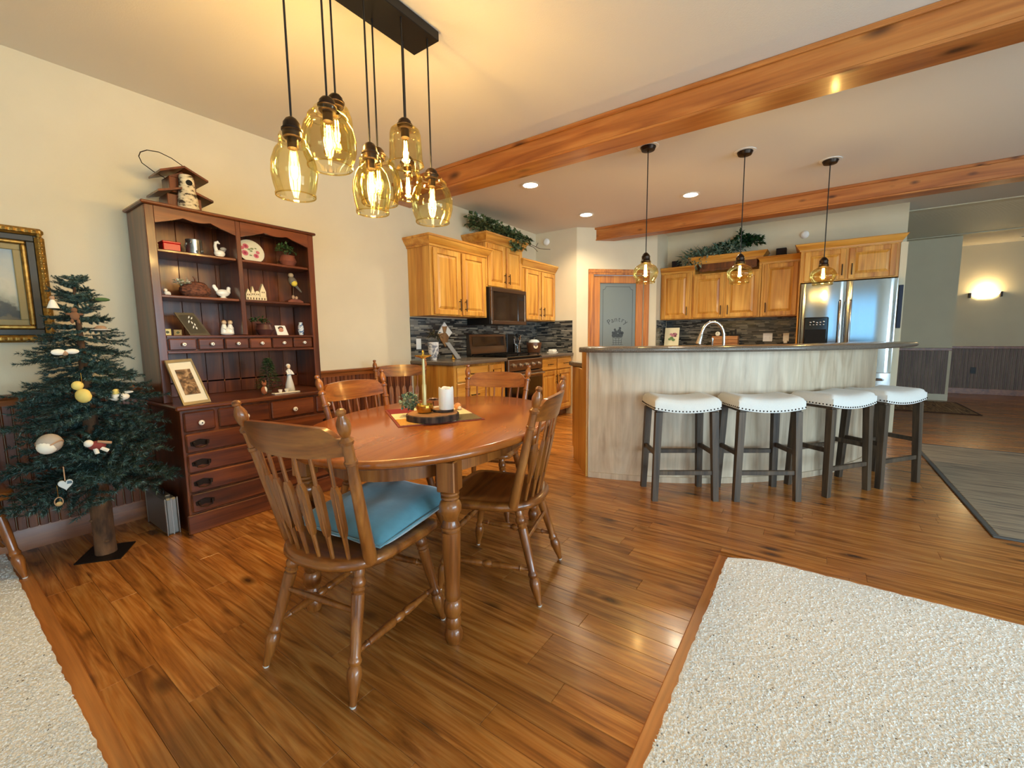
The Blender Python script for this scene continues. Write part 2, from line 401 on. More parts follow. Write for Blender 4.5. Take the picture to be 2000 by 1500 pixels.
# diagonal pantry wall with its door opening
DA = Vector((-2.86, 5.68)); DD = Vector((1, 1)).normalized(); DN = Vector((1, -1)).normalized()   # along, towards the kitchen
DL = (Vector((-1.98, 6.56))-DA).length
def TD(s_, o, z): p = DA + DD*s_ + DN*o; return (p.x, p.y, z)
d0, d1 = .25, 1.05                              # opening along the wall
m = MB(TD)
m.box(0, d0, -.12, 0, 0, CZ); m.box(d1, DL, -.12, 0, 0, CZ); m.box(d0, d1, -.12, 0, 2.05, CZ)
struct(m.build('wall_pantry', K['wall'], smooth=False))
m = MB(TD)
for a, b, z0, z1 in ((d0-.075, d0+.005, 0, 2.045), (d1-.005, d1+.075, 0, 2.045), (d0-.075, d1+.075, 2.04, 2.12)):
    m.box(a, b, 0, .016, z0, z1, .004)
    if z0 == 0: m.box(a+.025, b-.025, .016, .022, z0, z1, .002)
    else: m.box(a, b, .016, .022, z0+.03, z1-.02, .002)
struct(m.build('trim_1', K['doorw']))
pd = MB(TD)
dz0, dz1 = .01, 2.035; sw = .105
pd.box(d0+.012, d0+.012+sw, -.06, -.02, dz0, dz1, .004); pd.box(d1-.012-sw, d1-.012, -.06, -.02, dz0, dz1, .004)
pd.box(d0+.012+sw, d1-.012-sw, -.06, -.02, dz1-.11, dz1, .004); pd.box(d0+.012+sw, d1-.012-sw, -.06, -.02, dz0, .26, .004)
dr = struct(pd.build('door_1', K['doorw']))
K['frost'] = flat('frosted_grey_glass', srgb(102, 110, 105), .45, noise=.03, nscale=300)
K['etch'] = flat('dark_etching', srgb(40, 46, 45), .5)
g0, g1 = d0+.012+sw, d1-.012-sw
pane = MB(TD).box(g0, g1, -.044, -.036, .26, dz1-.11).build('pane', K['frost'], dr)
# etched border with notched corners
e = MB(TD); q = .05; nb = .045
def eline(pts):
    for (a, z), (b, y) in zip(pts, pts[1:]):
        e.add([(a-.003, -.0355, z-.003), (b+.003, -.0355, y-.003), (b+.003, -.0355, y+.003), (a-.003, -.0355, z+.003)] if abs(b-a) > abs(y-z)
              else [(a-.003, -.0355, z), (a+.003, -.0355, z), (b+.003, -.0355, y), (b-.003, -.0355, y)], [(0, 1, 2, 3)])
ba, bb, za, zb = g0+q, g1-q, .26+q, dz1-.11-q
eline([(ba+nb, zb), (bb-nb, zb)]); eline([(ba+nb, za), (bb-nb, za)]); eline([(ba, za+nb), (ba, zb-nb)]); eline([(bb, za+nb), (bb, zb-nb)])
for cx, cz, a0 in ((ba, zb, -PI/2), (bb, zb, PI), (ba, za, 0), (bb, za, PI/2)):
    pts = [(cx+nb*math.cos(a0+t*PI/2/6), cz+nb*math.sin(a0+t*PI/2/6)) for t in range(7)]
    eline(pts)
# fruit basket etching
gc = (g0+g1)/2
def disc(cx, cz, r, k=1.0):
    n = 12; e.add([(cx+r*math.cos(2*PI*i/n), -.0352, cz+r*k*math.sin(2*PI*i/n)) for i in range(n)], [list(range(n))])
for i in range(9): eline([(gc-.085+i*.006, 1.02+i*.016), (gc+.085-i*.006, 1.02+i*.016)]) if i % 2 == 0 else None
for cx, cz, r in ((-.055, 1.16, .035), (.0, 1.155, .03), (.05, 1.165, .04), (-.025, 1.205, .03), (.03, 1.22, .032), (.075, 1.195, .025), (-.07, 1.20, .02), (.04, 1.265, .02), (-.04, 1.245, .018)):
    disc(gc+cx, cz, r)
for cx in (-.06, -.02, .02, .06): eline([(gc+cx, 1.02), (gc+cx*1.2, 1.14)])
e.build('etching', K['etch'], pane, smooth=False)
def text_mesh(txt, size):
    cu = bpy.data.curves.new('t', 'FONT'); cu.body = txt; cu.size = size; cu.align_x = 'CENTER'
    o = bpy.data.objects.new('t', cu); COL.objects.link(o); dg = bpy.context.evaluated_depsgraph_get(); dg.update()
    me = bpy.data.meshes.new_from_object(o.evaluated_get(dg)); vs = [v.co.copy() for v in me.vertices]; fs = [list(p.vertices) for p in me.polygons]
    bpy.data.objects.remove(o); bpy.data.curves.remove(cu); bpy.data.meshes.remove(me); return vs, fs
lt = MB(TD)
for i, ch in enumerate('Pantry'):
    vs, fs = text_mesh(ch, .105); t = (i-2.5)*.235; R = .21
    cx, cz = gc+R*math.sin(t), 1.275+R*math.cos(t)-.12
    lt.add([(cx+v.x*math.cos(t)+v.y*math.sin(t), -.035, cz-v.x*math.sin(t)+v.y*math.cos(t)) for v in vs], fs)
lt.build('lettering', K['etch'], pane, smooth=False)
MB(TD).lathe([(0, .012), (.03, .012), (.035, .028), (.06, .03), (.07, .012)], (d1-.065, -.02, .95), (d1-.065, .1, .95), 14).build('door_knob', K['bronze'], dr)

# ------------------------------------------------------------------ floor of strips, two sizes of object: near ones single, far ones joined
PW = .0935; flo = MB().box(W, XR, YR, YF, -.06, -.012).build('floor', K['oakfl'], smooth=False); struct(flo)
CARP_Y, CARP_X, CARP_T = .225, -.345, 2.41
def plank_mesh(L):
    m = MB(); c = .0011; w = PW/2-.0004; l = L/2-.0004
    m.add([(-l, -w, -.011), (l, -w, -.011), (l, w, -.011), (-l, w, -.011), (-l, -w, -c), (l, -w, -c), (l, w, -c), (-l, w, -c),
           (-l+c, -w+c, 0), (l-c, -w+c, 0), (l-c, w-c, 0), (-l+c, w-c, 0)],
          [(0,1,5,4), (1,2,6,5), (2,3,7,6), (3,0,4,7), (4,5,9,8), (5,6,10,9), (6,7,11,10), (7,4,8,11), (8,9,10,11)])
    return m
planks = []; row = 0; y = CARP_Y
def visible_x(y):      # how far right the wooden floor goes in this row
    return CARP_X if y < CARP_T-.04 else XR
while y < YF:
    x = W - random.uniform(0, 1.0); xm = visible_x(y)
    if row % 3 == 0: base = random.uniform(0, 1.1)
    x = W - base - (row % 3)*.0 - random.choice((0, 0, .35, .6))
    while x < xm:
        L = random.choice((.92, 1.02, 1.12, 1.22))
        if xm-(x+L) < .2: L = xm-x
        a, b = max(x, W), min(x+L, xm)
        if b-a > .001: planks.append((a, b, y+PW/2))
        x += L
    y += PW; row += 1
def depth(p): return max(.3, (Vector(((p[0]+p[1])/2, p[2], 0))-Vector((0, 0, CAM_H))).length)
def infront(p):
    v = Vector(((p[0]+p[1])/2, p[2], -CAM_H)); return v.dot(fw) > .2 and abs(v.dot(rt)) < v.dot(fw)*1.45+.6
planks.sort(key=lambda p: (0 if infront(p) else 1, depth(p)-.5*min(1, p[1]-p[0])))
pmesh = {}
far = MB()
for i, (a, b, yy) in enumerate(planks):
    L = round((b-a)/.04)*.04 if (b-a) > .5 else b-a; L = b-a
    if i < 300:
        key = round(L, 3)
        if key not in pmesh:
            o = plank_mesh(L).build('floor_plank', K['floor'], flo, smooth=False, local=True); pmesh[key] = o.data
        else:
            o = bpy.data.objects.new('floor_plank', pmesh[key]); COL.objects.link(o); o.parent = flo
        o.location = ((a+b)/2, yy, 0)
    else:
        pm = plank_mesh(L); far.add([(v.x+(a+b)/2, v.y+yy, v.z) for v in pm.v], pm.f)
far.build('floor_planks_far', K['floor'], flo, smooth=False, kind='stuff')

# ------------------------------------------------------------------ carpet of the living room, one L-shaped piece
K['carpet'] = None
m_, nt, b_ = mat0('flecked_carpet'); N = nt.nodes.new; Lk = nt.links.new
ge = N('ShaderNodeNewGeometry'); n1 = N('ShaderNodeTexNoise'); n1.inputs['Scale'].default_value = 160; n1.inputs['Detail'].default_value = 2; Lk(ge.outputs['Position'], n1.inputs['Vector'])
r1 = N('ShaderNodeValToRGB'); r1.color_ramp.elements[0].position = .36; r1.color_ramp.elements[0].color = srgb(204, 202, 196); r1.color_ramp.elements[1].position = .56; r1.color_ramp.elements[1].color = srgb(234, 233, 229); Lk(n1.outputs['Fac'], r1.inputs[0])
vo = N('ShaderNodeTexVoronoi'); vo.inputs['Scale'].default_value = 62; Lk(ge.outputs['Position'], vo.inputs['Vector'])
n3 = N('ShaderNodeTexNoise'); n3.inputs['Scale'].default_value = 30; Lk(ge.outputs['Position'], n3.inputs['Vector'])
s1 = N('ShaderNodeMath'); s1.operation = 'LESS_THAN'; s1.inputs[1].default_value = .20; Lk(vo.outputs['Distance'], s1.inputs[0])
s2 = N('ShaderNodeMath'); s2.operation = 'GREATER_THAN'; s2.inputs[1].default_value = .58; Lk(n3.outputs['Fac'], s2.inputs[0])
s3 = N('ShaderNodeMath'); s3.operation = 'MULTIPLY'; Lk(s1.outputs[0], s3.inputs[0]); Lk(s2.outputs[0], s3.inputs[1])
mx = N('ShaderNodeMix'); mx.data_type = 'RGBA'; Lk(s3.outputs[0], mx.inputs[0]); Lk(r1.outputs[0], mx.inputs[6]); mx.inputs[7].default_value = srgb(112, 106, 98)
Lk(mx.outputs[2], b_.inputs['Base Color']); b_.inputs['Roughness'].default_value = .95; b_.inputs['Sheen Weight'].default_value = .2
bp = N('ShaderNodeBump'); bp.inputs['Strength'].default_value = .5; bp.inputs['Distance'].default_value = .004; Lk(n1.outputs['Fac'], bp.inputs['Height']); Lk(bp.outputs[0], b_.inputs['Normal'])
K['carpet'] = m_
cx0 = CARP_X+.035; cy0 = CARP_Y-.022
# wavy outline so the woven edge is not ruler straight
def wavy(p, q, step=.03, amp=.004):
    p, q = Vector(p), Vector(q); n = max(2, int((q-p).length/step)); nn = (q-p).normalized(); nn = Vector((-nn.y, nn.x))
    return [tuple(p+(q-p)*i/n + nn*random.uniform(-amp, amp)) for i in range(n)]
out = wavy((W, cy0), (cx0-.02, cy0)) + wavy((cx0, cy0), (cx0, 2.30)) + [(cx0+.004, 2.325), (cx0+.05, 2.345), (cx0+.11, 2.375), (cx0+.18, 2.392)] + wavy((cx0+.20, 2.395), (XR, 2.395))
out += [(XR, YR), (W, YR)]
cp = MB(); n = len(out)
cp.prism(out, -.004, .016)
sgl(cp, 'carpet', K['carpet'], 'pale cream flecked wall-to-wall carpet bordered by narrow oak strips', 'carpet', (cx0, cy0, 0), smooth=False)
# real tufts, along the visible area
tf = MB()
def inc(x, y): return (y < cy0-.004) or (x > cx0+.004 and y < 2.388 and not (x < cx0+.2 and y > 2.30+ (x-cx0)*.4))
cnt = 0
while cnt < 42000:
    # denser close to the camera, only where it looks
    u = random.uniform(-1.22, 1.22); vq = random.uniform(.16, .92)
    d = fw + rt*u - up*vq; t = -CAM_H/d.z
    x, y = d.x*t, d.y*t
    if x < W+.02 or x > 3.5 or not inc(x, y): 
        cnt += .25; continue
    cnt += 1; s_ = random.uniform(.005, .009); a = random.uniform(0, 2*PI); hgt = random.uniform(.002, .0045)
    lx, ly = random.uniform(-.005, .005), random.uniform(-.005, .005)
    tf.add([(x+s_*math.cos(a+k*2.094), y+s_*math.sin(a+k*2.094), .0155) for k in range(3)] + [(x+lx, y+ly, .0155+hgt)], [(0, 1, 3), (1, 2, 3), (2, 0, 3)])
cpo = bpy.data.objects['carpet']
tf.build('carpet_pile', K['carpet'], cpo, smooth=False, kind='stuff', local=False)
o_ = bpy.data.objects['carpet_pile']
for v in o_.data.vertices: v.co -= cpo.location
tr = MB().box(CARP_X-.008, cx0+.004, CARP_Y-.02, 2.345, -.002, .010, .004)
struct(tr.build('trim_2', K['oakfl']))
tr = MB().box(W, CARP_X-.0085, CARP_Y-.024, CARP_Y+.030, -.002, .009, .004)
tr.box(CARP_X-.008, XR, 2.402, 2.425, -.002, .008, .003)
struct(tr.build('trim_8', K['oakflx']))

# ------------------------------------------------------------------ left wall: wainscot, rail, base
wr = MB(); y = -1.2; wy = .041
pk = MB(); pk.prism([(-.019, 0), (.019, 0), (.019, .004), (.0155, .010), (-.0155, .010), (-.019, .004)], 0, .72, 2)
# profile is (along y, out x): swap axes
def bead_mesh():
    m = MB(); pr = [(-wy/2+.0005, 0), (wy/2-.0005, 0), (wy/2-.0015, .005), (wy/2-.006, .011), (-wy/2+.006, .011), (-wy/2+.0015, .005)]
    m.prism([(o, s_) for s_, o in pr], 0, .70, 2); return m
first = None
while y < 3.12:
    if first is None:
        first = bead_mesh().build('beadboard_plank', K['bead'], wl, local=True, smooth=False); o = first
    else:
        o = first.copy(); COL.objects.link(o); o.parent = wl
    o.location = (W, y, .12); y += wy
m = MB()
m.prism([(W, .815), (W+.014, .815), (W+.016, .83), (W+.020, .845), (W+.030, .852), (W+.034, .862), (W+.034, .872), (W, .876)], -1.2, 3.13, 1)
struct(m.build('trim_3', K['trimw']))
m = MB().prism([(W, 0), (W+.016, 0), (W+.016, .10), (W+.008, .125), (W, .125)], YR, 3.13, 1)
struct(m.build('baseboard_left', K['trimw']))

# ------------------------------------------------------------------ ceiling, beadboard hall ceiling, beams
cl = MB().box(W-.12, XR+.12, YR-.12, 7.62, CZ, CZ+.12).box(.84, XR+.12, YH-.06, YF+.12, CZ, CZ+.12)
struct(cl.build('ceiling', K['ceil'], smooth=False))
K['hallc'] = flat('cream_beadboard', srgb(214, 206, 180), .6)
hb = MB().box(.72, XR+.12, 7.62, YH-.06, CZ+.012, CZ+.12); hc_ = struct(hb.build('ceiling_hall', K['hallc'], smooth=False))
g = MB(); y = 7.72
while y < YH-.16: g.prism([(y, CZ+.013), (y+.003, CZ+.003), (y+.036, CZ+.003), (y+.039, CZ+.013)], .84, XR, 0); y += .041
g.build('beadboard', K['hallc'], hc_, smooth=False, kind='stuff')
struct(MB().box(.84, XR, 7.58, 7.70, CZ-.012, CZ+.004, .004).build('trim_4', K['hallc']))
struct(MB().box(.84, XR, YH-.14, YH-.002, CZ-.012, CZ+.004, .004).build('trim_5', K['hallc']))
def beam(y0, y1, z0, x0, x1, label, mt):
    t = thing('ceiling_beam', label, 'beam', ((x0+x1)/2, (y0+y1)/2, z0))
    MB().box(x0, x1, y0+.006, y1-.006, z0+.018, CZ-.001, .003).build('beam_body', K[mt], t)
    MB().box(x0, x1, y0, y1, z0, z0+.0178, .003).build('soffit_board', K[mt], t)
    MB().box(x0, x1, y0-.012, y0+.0055, CZ-.030, CZ-.001, .004).build('moulding', K[mt], t)
    MB().box(x0, x1, y1-.0055, y1+.012, CZ-.030, CZ-.001, .004).build('moulding', K[mt], t)
beam(2.97, 3.19, 2.51, W+.001, XR-.001, 'thick reddish wooden ceiling beam dividing dining area from kitchen', 'beam')
beam(5.88, 6.08, 2.52, -2.68, XR-.001, 'knotty wooden ceiling beam further back above the refrigerator run', 'beam2')

# ------------------------------------------------------------------ hall wainscot
K['hallw'] = wood('hall_beadboard', srgb(92, 62, 46), srgb(116, 84, 64), srgb(134, 102, 80), st=(12, 12, 1), rough=.5)
for nm, x0, x1, yy in (('trim_6', .86, 1.86, YH), ('trim_7', 1.86, XR, YF)):
    g = MB(); x = x0
    while x < x1-.04: g.prism([(x+.001, yy), (x+.004, yy-.009), (x+.041, yy-.009), (x+.044, yy)], .10, .84, 2); x += .046
    o = struct(MB().box(x0, x1, yy-.028, yy, .84, .885, .004).build(nm, K['trimw']))
    g.build('beadboard', K['hallw'], o, smooth=False, kind='stuff')
    struct(MB().box(x0, x1, yy-.016, yy, 0, .11, .003).build('baseboard_hall' if nm == 'trim_6' else 'baseboard_end', K['hallc'] if nm == 'trim_6' else K['trimw']))
# ================================================================== KITCHEN
def TL(xf): return lambda s_, o, z: (xf+o, s_, z)          # run on the left wall: along +y, fronts face +x
def TB(yf): return lambda s_, o, z: (s_, yf-o, z)          # run on the back wall: along +x, fronts face -y
def bar_pull(T, s_, z, o, L, vert, parent):
    m = MB(T); h = L/2
    if vert:
        m.cyl((s_, o+.026, z-h), (s_, o+.026, z+h), .0055, seg=8)
        for k in (-.62, .62): m.cyl((s_, o, z+k*h), (s_, o+.026, z+k*h), .0045, seg=6)
    else:
        m.cyl((s_-h, o+.026, z), (s_+h, o+.026, z), .0055, seg=8)
        for k in (-.62, .62): m.cyl((s_+k*h, o, z), (s_+k*h, o+.026, z), .0045, seg=6)
    return m.build('handle', K['bronze'], parent)
def cab_door(T, a, b, z0, z1, parent, hs=None, hz=None, hv=True, hl=.13, name='door', raised=True, mat='oak'):
    r = .055; m = MB(T)
    m.box(a, a+r, .001, .021, z0, z1, .004); m.box(b-r, b, .001, .021, z0, z1, .004)
    m.box(a+r-.001, b-r+.001, .001, .0205, z0, z0+r, .004); m.box(a+r-.001, b-r+.001, .001, .0205, z1-r, z1, .004)
    d = m.build(name, K[mat], parent)
    p = MB(T); i0, i1, j0, j1 = a+r, b-r, z0+r, z1-r; c = .032
    if raised:
        ring = lambda k, o: [(i0+k, o, j0+k), (i1-k, o, j0+k), (i1-k, o, j1-k), (i0+k, o, j1-k)]
        vs = ring(0, .008)+ring(.006, .008)+ring(c, .0185)+ring(c+.002, .0185); fs = []
        for q in range(3):
            for i in range(4): j = (i+1) % 4; fs.append([q*4+i, q*4+j, q*4+4+j, q*4+4+i])
        fs.append([12, 13, 14, 15]); p.add(vs, fs); p.box(i0, i1, .001, .0075, j0, j1)
    else: p.box(i0, i1, .001, .010, j0, j1)
    p.build('panel', K[mat], d, smooth=False)
    if hs is not None: bar_pull(T, hs, hz, .021, hl, hv, d)
    return d
def cab_drawer(T, a, b, z0, z1, parent, mat, hl=.13):
    d = MB(T).box(a, b, .001, .021, z0, z1, .006).build('drawer', K[mat], parent)
    bar_pull(T, (a+b)/2, (z0+z1)/2, .021, hl, False, d); return d
def crown(T, a, b, dep, z0, parent, mat, h=.105, left=True, right=True):
    """crown moulding swept round the front and both ends"""
    prof = [(0, 0), (.012, 0), (.014, .018), (.026, .030), (.050, .066), (.056, .080), (.064, .084), (.064, h), (0, h)]
    m = MB(T); vs = []; fs = []; n = len(prof)
    for sx, sy in ((a, -dep), (a, 0), (b, 0), (b, -dep)):
        for o, z in prof:
            ax = sx + (-o if (sx == a and left) else o if (sx == b and right) else 0)
            vs.append((ax, sy + (o if sy == 0 else 0), z0+z))
    for q in range(3):
        for i in range(n): j = (i+1) % n; fs.append([q*n+i, q*n+j, (q+1)*n+j, (q+1)*n+i])
    fs += [list(range(n)), [3*n+i for i in range(n)]]; m.add(vs, fs); m.box(a, b, -dep, 0, z0+h-.02, z0+h-.002)
    return m.build('crown_moulding', K[mat], parent)
def upper(T, a, b, dep, z0, z1, label, doors, base, ch=.105, mat2='oaky', hz=None, left=True, right=True, rail=.0):
    """wall cabinet; doors: list of (s0, s1, handle position)"""
    t = thing('wall_cabinet', label, 'cabinet', base)
    MB(T).box(a, b, -dep, 0, z0, z1, .002).build('body', K['oak'], t)
    for s0, s1, hs in doors: cab_door(T, s0, s1, z0+.012, z1-.025, t, hs, (z0+.12 if hz is None else hz))
    crown(T, a, b, dep, z1-.012, t, mat2, ch, left, right); return t
xf = W+.33; T = TL(xf); G = .003
def lb(y, z): return (W+.165, y, z)
upper(T, 3.13, 4.035, .328, 1.385, 2.095, 'oak two-door wall cabinet left of the microwave', [(3.165, 3.565, 3.535), (3.60, 4.0, 3.63)], lb(3.58, 1.385))
upper(T, 4.04, 4.80, .328, 1.752, 2.285, 'tall-set oak two-door cabinet directly above the microwave', [(4.06, 4.405, 4.375), (4.435, 4.78, 4.465)], lb(4.42, 1.752))
upper(T, 4.805, 5.675, .328, 1.378, 2.085, 'oak two-door wall cabinet right of the microwave', [(4.865, 5.24, 5.21), (5.28, 5.655, 5.31)], lb(5.24, 1.378), right=False)

# microwave under the middle cabinet
T = TL(W+.40)
t = thing('microwave', 'dark stainless over-the-range microwave with black glass door', 'microwave', lb(4.42, 1.31))
MB(T).box(4.045, 4.795, -.388, -.03, 1.31, 1.748, .004).build('body', K['black'], t)
fr = MB(T); fr.box(4.045, 4.795, -.029, 0, 1.31, 1.355, .004).box(4.045, 4.795, -.029, 0, 1.70, 1.748, .004).box(4.045, 4.085, -.029, 0, 1.355, 1.70, .003).box(4.755, 4.795, -.029, 0, 1.355, 1.70, .003)
fr.build('door_frame', K['steeld'], t)
MB(T).box(4.085, 4.60, -.029, -.004, 1.355, 1.70, .002).build('door_glass', K['blackgloss'], t)
cpn = MB(T).box(4.602, 4.755, -.029, -.003, 1.355, 1.70, .002).build('control_panel', K['blackgloss'], t)
MB(T).box(4.625, 4.73, -.0035, -.002, 1.62, 1.66).build('display', flat('dim_display', srgb(26, 30, 34), .2), cpn)

# base cabinets, range, worktops along the left wall
T = TL(W+.60)
def base_cab(label, a, b, items, T, dep, base, endl=False, mat='oaky'):
    t = thing('base_cabinet', label, 'cabinet', base)
    m = MB(T).box(a, b, -dep, 0, .10, .873, .002); m.build('body', K['oak'], t)
    MB(T).box(a+.01, b-.01, -dep+.02, -.07, 0, .0995).build('toe_kick', K['hutch'], t)
    for kind, s0, s1, z0, z1, hs in items:
        if kind == 'd': cab_drawer(T, s0, s1, z0, z1, t, mat)
        else: cab_door(T, s0, s1, z0, z1, t, hs, z1-.12)
    return t
base_cab('oak base cabinet with drawer stack at the near end of the counter', 3.15, 4.015,
  [('d', 3.185, 3.675, .70, .85, 0), ('d', 3.185, 3.675, .42, .685, 0), ('d', 3.185, 3.675, .13, .405, 0), ('p', 3.71, 3.99, .13, .85, 3.74)], T, .597, (W+.3, 3.58, 0))
base_cab('oak base cabinet with two doors beyond the range', 4.785, 5.675,
  [('d', 4.81, 5.22, .70, .85, 0), ('d', 5.25, 5.655, .70, .85, 0), ('p', 4.81, 5.22, .13, .685, 5.19), ('p', 5.25, 5.655, .13, .685, 5.28)], T, .597, (W+.3, 5.23, 0))
def worktop(poly, label, base, z0=.875, z1=.915):
    m = MB(); n = len(poly); m.prism(poly, z0, z1, 2, .008)
    return sgl(m, 'worktop', K['stone'], label, 'countertop', base)
xe = W+.645
worktop([(W+.002, 3.115), (xe-.02, 3.115), (xe, 3.135), (xe, 4.012), (W+.002, 4.012)], 'brown speckled worktop left of the range', (W+.3, 3.57, .875))
worktop([(W+.002, 4.788), (xe, 4.788), (xe, 5.676), (W+.002, 5.676)], 'brown speckled worktop right of the range', (W+.3, 5.23, .875))
t = thing('range', 'dark stainless freestanding gas range with backguard and knobs', 'oven', (W+.34, 4.40, 0))
T = TL(W+.655)
MB(T).box(4.02, 4.78, -.645, -.045, .02, .905, .003).build('body', K['black'], t)
MB(T).box(4.02, 4.78, -.04, .0, .745, .885, .006).build('control_panel', K['steeld'], t)
for k in range(5):
    y = 4.12+k*.14 - (.0 if k < 2 else -.0)
    kb = MB(T).lathe([(0, .024), (.006, .026), (.02, .021), (.034, .018), (.036, .012)], (y, .001, .815), (y, .1, .815), 14).build('knob', K['chrome'], t)
od = MB(T).box(4.03, 4.77, -.04, .008, .20, .735, .005).build('oven_door', K['steeld'], t)
MB(T).box(4.06, 4.74, .0082, .0105, .225, .655, .001).build('door_glass', K['blackgloss'], od)
m = MB(T).cyl((4.06, .05, .695), (4.74, .05, .695), .013, seg=12)
for y in (4.09, 4.71): m.cyl((y, .006, .695), (y, .05, .695), .009, seg=8)
m.build('handle', K['chrome'], od)
MB(T).box(4.03, 4.77, -.04, .006, .04, .19, .004).build('warming_drawer', K['steeld'], t)
MB(T).box(4.02, 4.78, -.60, -.02, .9055, .922, .003).build('cooktop', K['blackgloss'], t)
g = MB(T)
for k in range(3):
    y0 = 4.04+k*.245
    for dx in (-.57, -.31, -.05): g.box(y0, y0+.22, dx-.006, dx+.006, .935, .948)
    for dy in (0, .11, .22): g.box(y0+dy-.006 if dy else y0, y0+dy+.006, -.57, -.05, .935, .948)
    for dx in (-.57, -.05):
        for dy in (.0, .22): g.box(y0+dy-.006, y0+dy+.006, dx-.006, dx+.006, .922, .936)
g.build('grate', K['black'], t, smooth=False)
bgd = MB(lambda s_, o, z: (W+.02+o, s_, z))
bgd.prism([(.0, .906), (.075, .906), (.075, .98), (.055, 1.0), (.055, 1.02), (.045, 1.20), (.0, 1.20)], 4.02, 4.78, 0) if False else None
bk = MB(); bk.prism([(W+.012, .923), (W+.085, .923), (W+.085, 1.0), (W+.072, 1.02), (W+.055, 1.19), (W+.012, 1.20)], 4.02, 4.78, 1); bg_ = bk.build('backguard', K['steeld'], t)
sc = MB(); sc.add([(W+.0735, 4.07, 1.045), (W+.0735, 4.73, 1.045), (W+.0605, 4.73, 1.165), (W+.0605, 4.07, 1.165)], [(0, 1, 2, 3)])
sc.add([(W+.0705, 4.07, 1.045), (W+.0705, 4.73, 1.045), (W+.058, 4.73, 1.165), (W+.058, 4.07, 1.165)], [(3, 2, 1, 0)]); sc.build('display', K['blackgloss'], bg_)

# mosaic strips behind the counters
K['mosaic'] = island_color('glass_mosaic', [srgb(48, 48, 46), srgb(92, 90, 84), srgb(116, 112, 102), srgb(70, 70, 66), srgb(138, 132, 118), srgb(36, 36, 36), srgb(102, 98, 88)], .2)
K['grout'] = flat('grout', srgb(60, 60, 58), .9)
def mosaic(T, a, b, z0, z1, name, label, base):
    back = MB(T).box(a, b, .0006, .003, z0, z1)
    t = thing('tile_backsplash', label, 'backsplash', base)
    back.build('grout_bed', K['grout'], t)
    m = MB(T); z = z0+.001; rnd = random.Random(len(label))
    while z < z1-.008:
        h = min(rnd.choice((.012, .016, .020)), z1-z-.001); s_ = a+.0005
        while s_ < b-.012:
            e_ = min(s_+rnd.choice((.05, .08, .11, .15)), b-.0005); m.box(s_, e_-.0012, .003, .0065+rnd.uniform(0, .0016), z, z+h-.0012); s_ = e_
        z += h
    m.build('mosaic_strips', K['mosaic'], t, smooth=False, kind='stuff')
mosaic(TL(W), 3.13, 5.677, .9165, 1.376, 'a', 'grey mosaic strip backsplash behind the range', (W, 4.4, .9165))
mosaic(TB(5.68), W+.012, -2.925, .9165, 1.388, 'b', 'short grey mosaic backsplash return beside the pantry wall', (-3.2, 5.68, .9165))
mosaic(TB(YB), -1.968, -.205, .9165, 1.382, 'c', 'dark mosaic strip backsplash behind the knife block', (-1.1, YB, .9165))
mosaic(lambda s_, o, z: (-1.98+o, s_, z), 6.60, YB-.012, .9165, 1.382, 'd', 'narrow mosaic backsplash on the side wall beside the recipe card', (-1.98, 6.85, .9165))

# back run
T = TB(YB-.33); bk = lambda x, z: (x, YB-.165, z)
upper(T, -1.975, -1.525, .328, 1.386, 2.085, 'single-door oak wall cabinet beside the pantry wall', [(-1.955, -1.555, -1.585)], bk(-1.75, 1.386), .085, 'oakx', left=False)
t = upper(T, -1.52, -.64, .328, 1.386, 2.06, 'wide oak cabinet with two doors under a planter shelf', [(-1.495, -1.095, -1.125), (-1.065, -.665, -1.035)], bk(-1.08, 1.386), .01, 'oakx') if False else thing('wall_cabinet', 'wide oak cabinet with two doors under a planter shelf', 'cabinet', bk(-1.08, 1.386))
MB(T).box(-1.522, -.64, -.328, 0, 1.386, 2.03, .002).build('body', K['oak'], t)
for s0, s1, hs in ((-1.495, -1.095, -1.125), (-1.065, -.665, -1.035)): cab_door(T, s0, s1, 1.40, 2.005, t, hs, 1.50)
# raised open shelf above, with its crown
m = MB(T).box(-1.522, -.64, -.328, -.30, 2.03, 2.19, .002).box(-1.522, -1.49, -.30, 0, 2.03, 2.19, .002).box(-.672, -.64, -.30, 0, 2.03, 2.19, .002).box(-1.49, -.672, -.30, 0, 2.165, 2.19, .002)
m.build('open_shelf', K['oakx'], t); crown(T, -1.522, -.64, .328, 2.185, t, 'oakx', .085)
upper(T, -.635, -.205, .328, 1.386, 2.105, 'single-door oak wall cabinet beside the refrigerator', [(-.605, -.225, -.575)], bk(-.42, 1.386), .085, 'oakx', right=False)
m = MB(T).box(-1.42, -.70, .005, .018, 2.09, 2.165, .002)
pts = [(-1.42, 2.095)]
for i in range(13): pts.append((-1.42+.06*i, 2.055 if i % 2 else 2.075))
pts += [(-.70, 2.095)]
m.prism([(-1.42, 2.10)]+[(-1.42+.72*i/24, 2.068-.014*abs(math.sin(PI*i/4))) for i in range(25)]+[(-.70, 2.10)], .006, .016, 1)
sgl(m, 'valance', K['hutch'], 'dark brown scalloped valance board on the planter shelf', 'valance', (-1.06, YB-.34, 2.055))
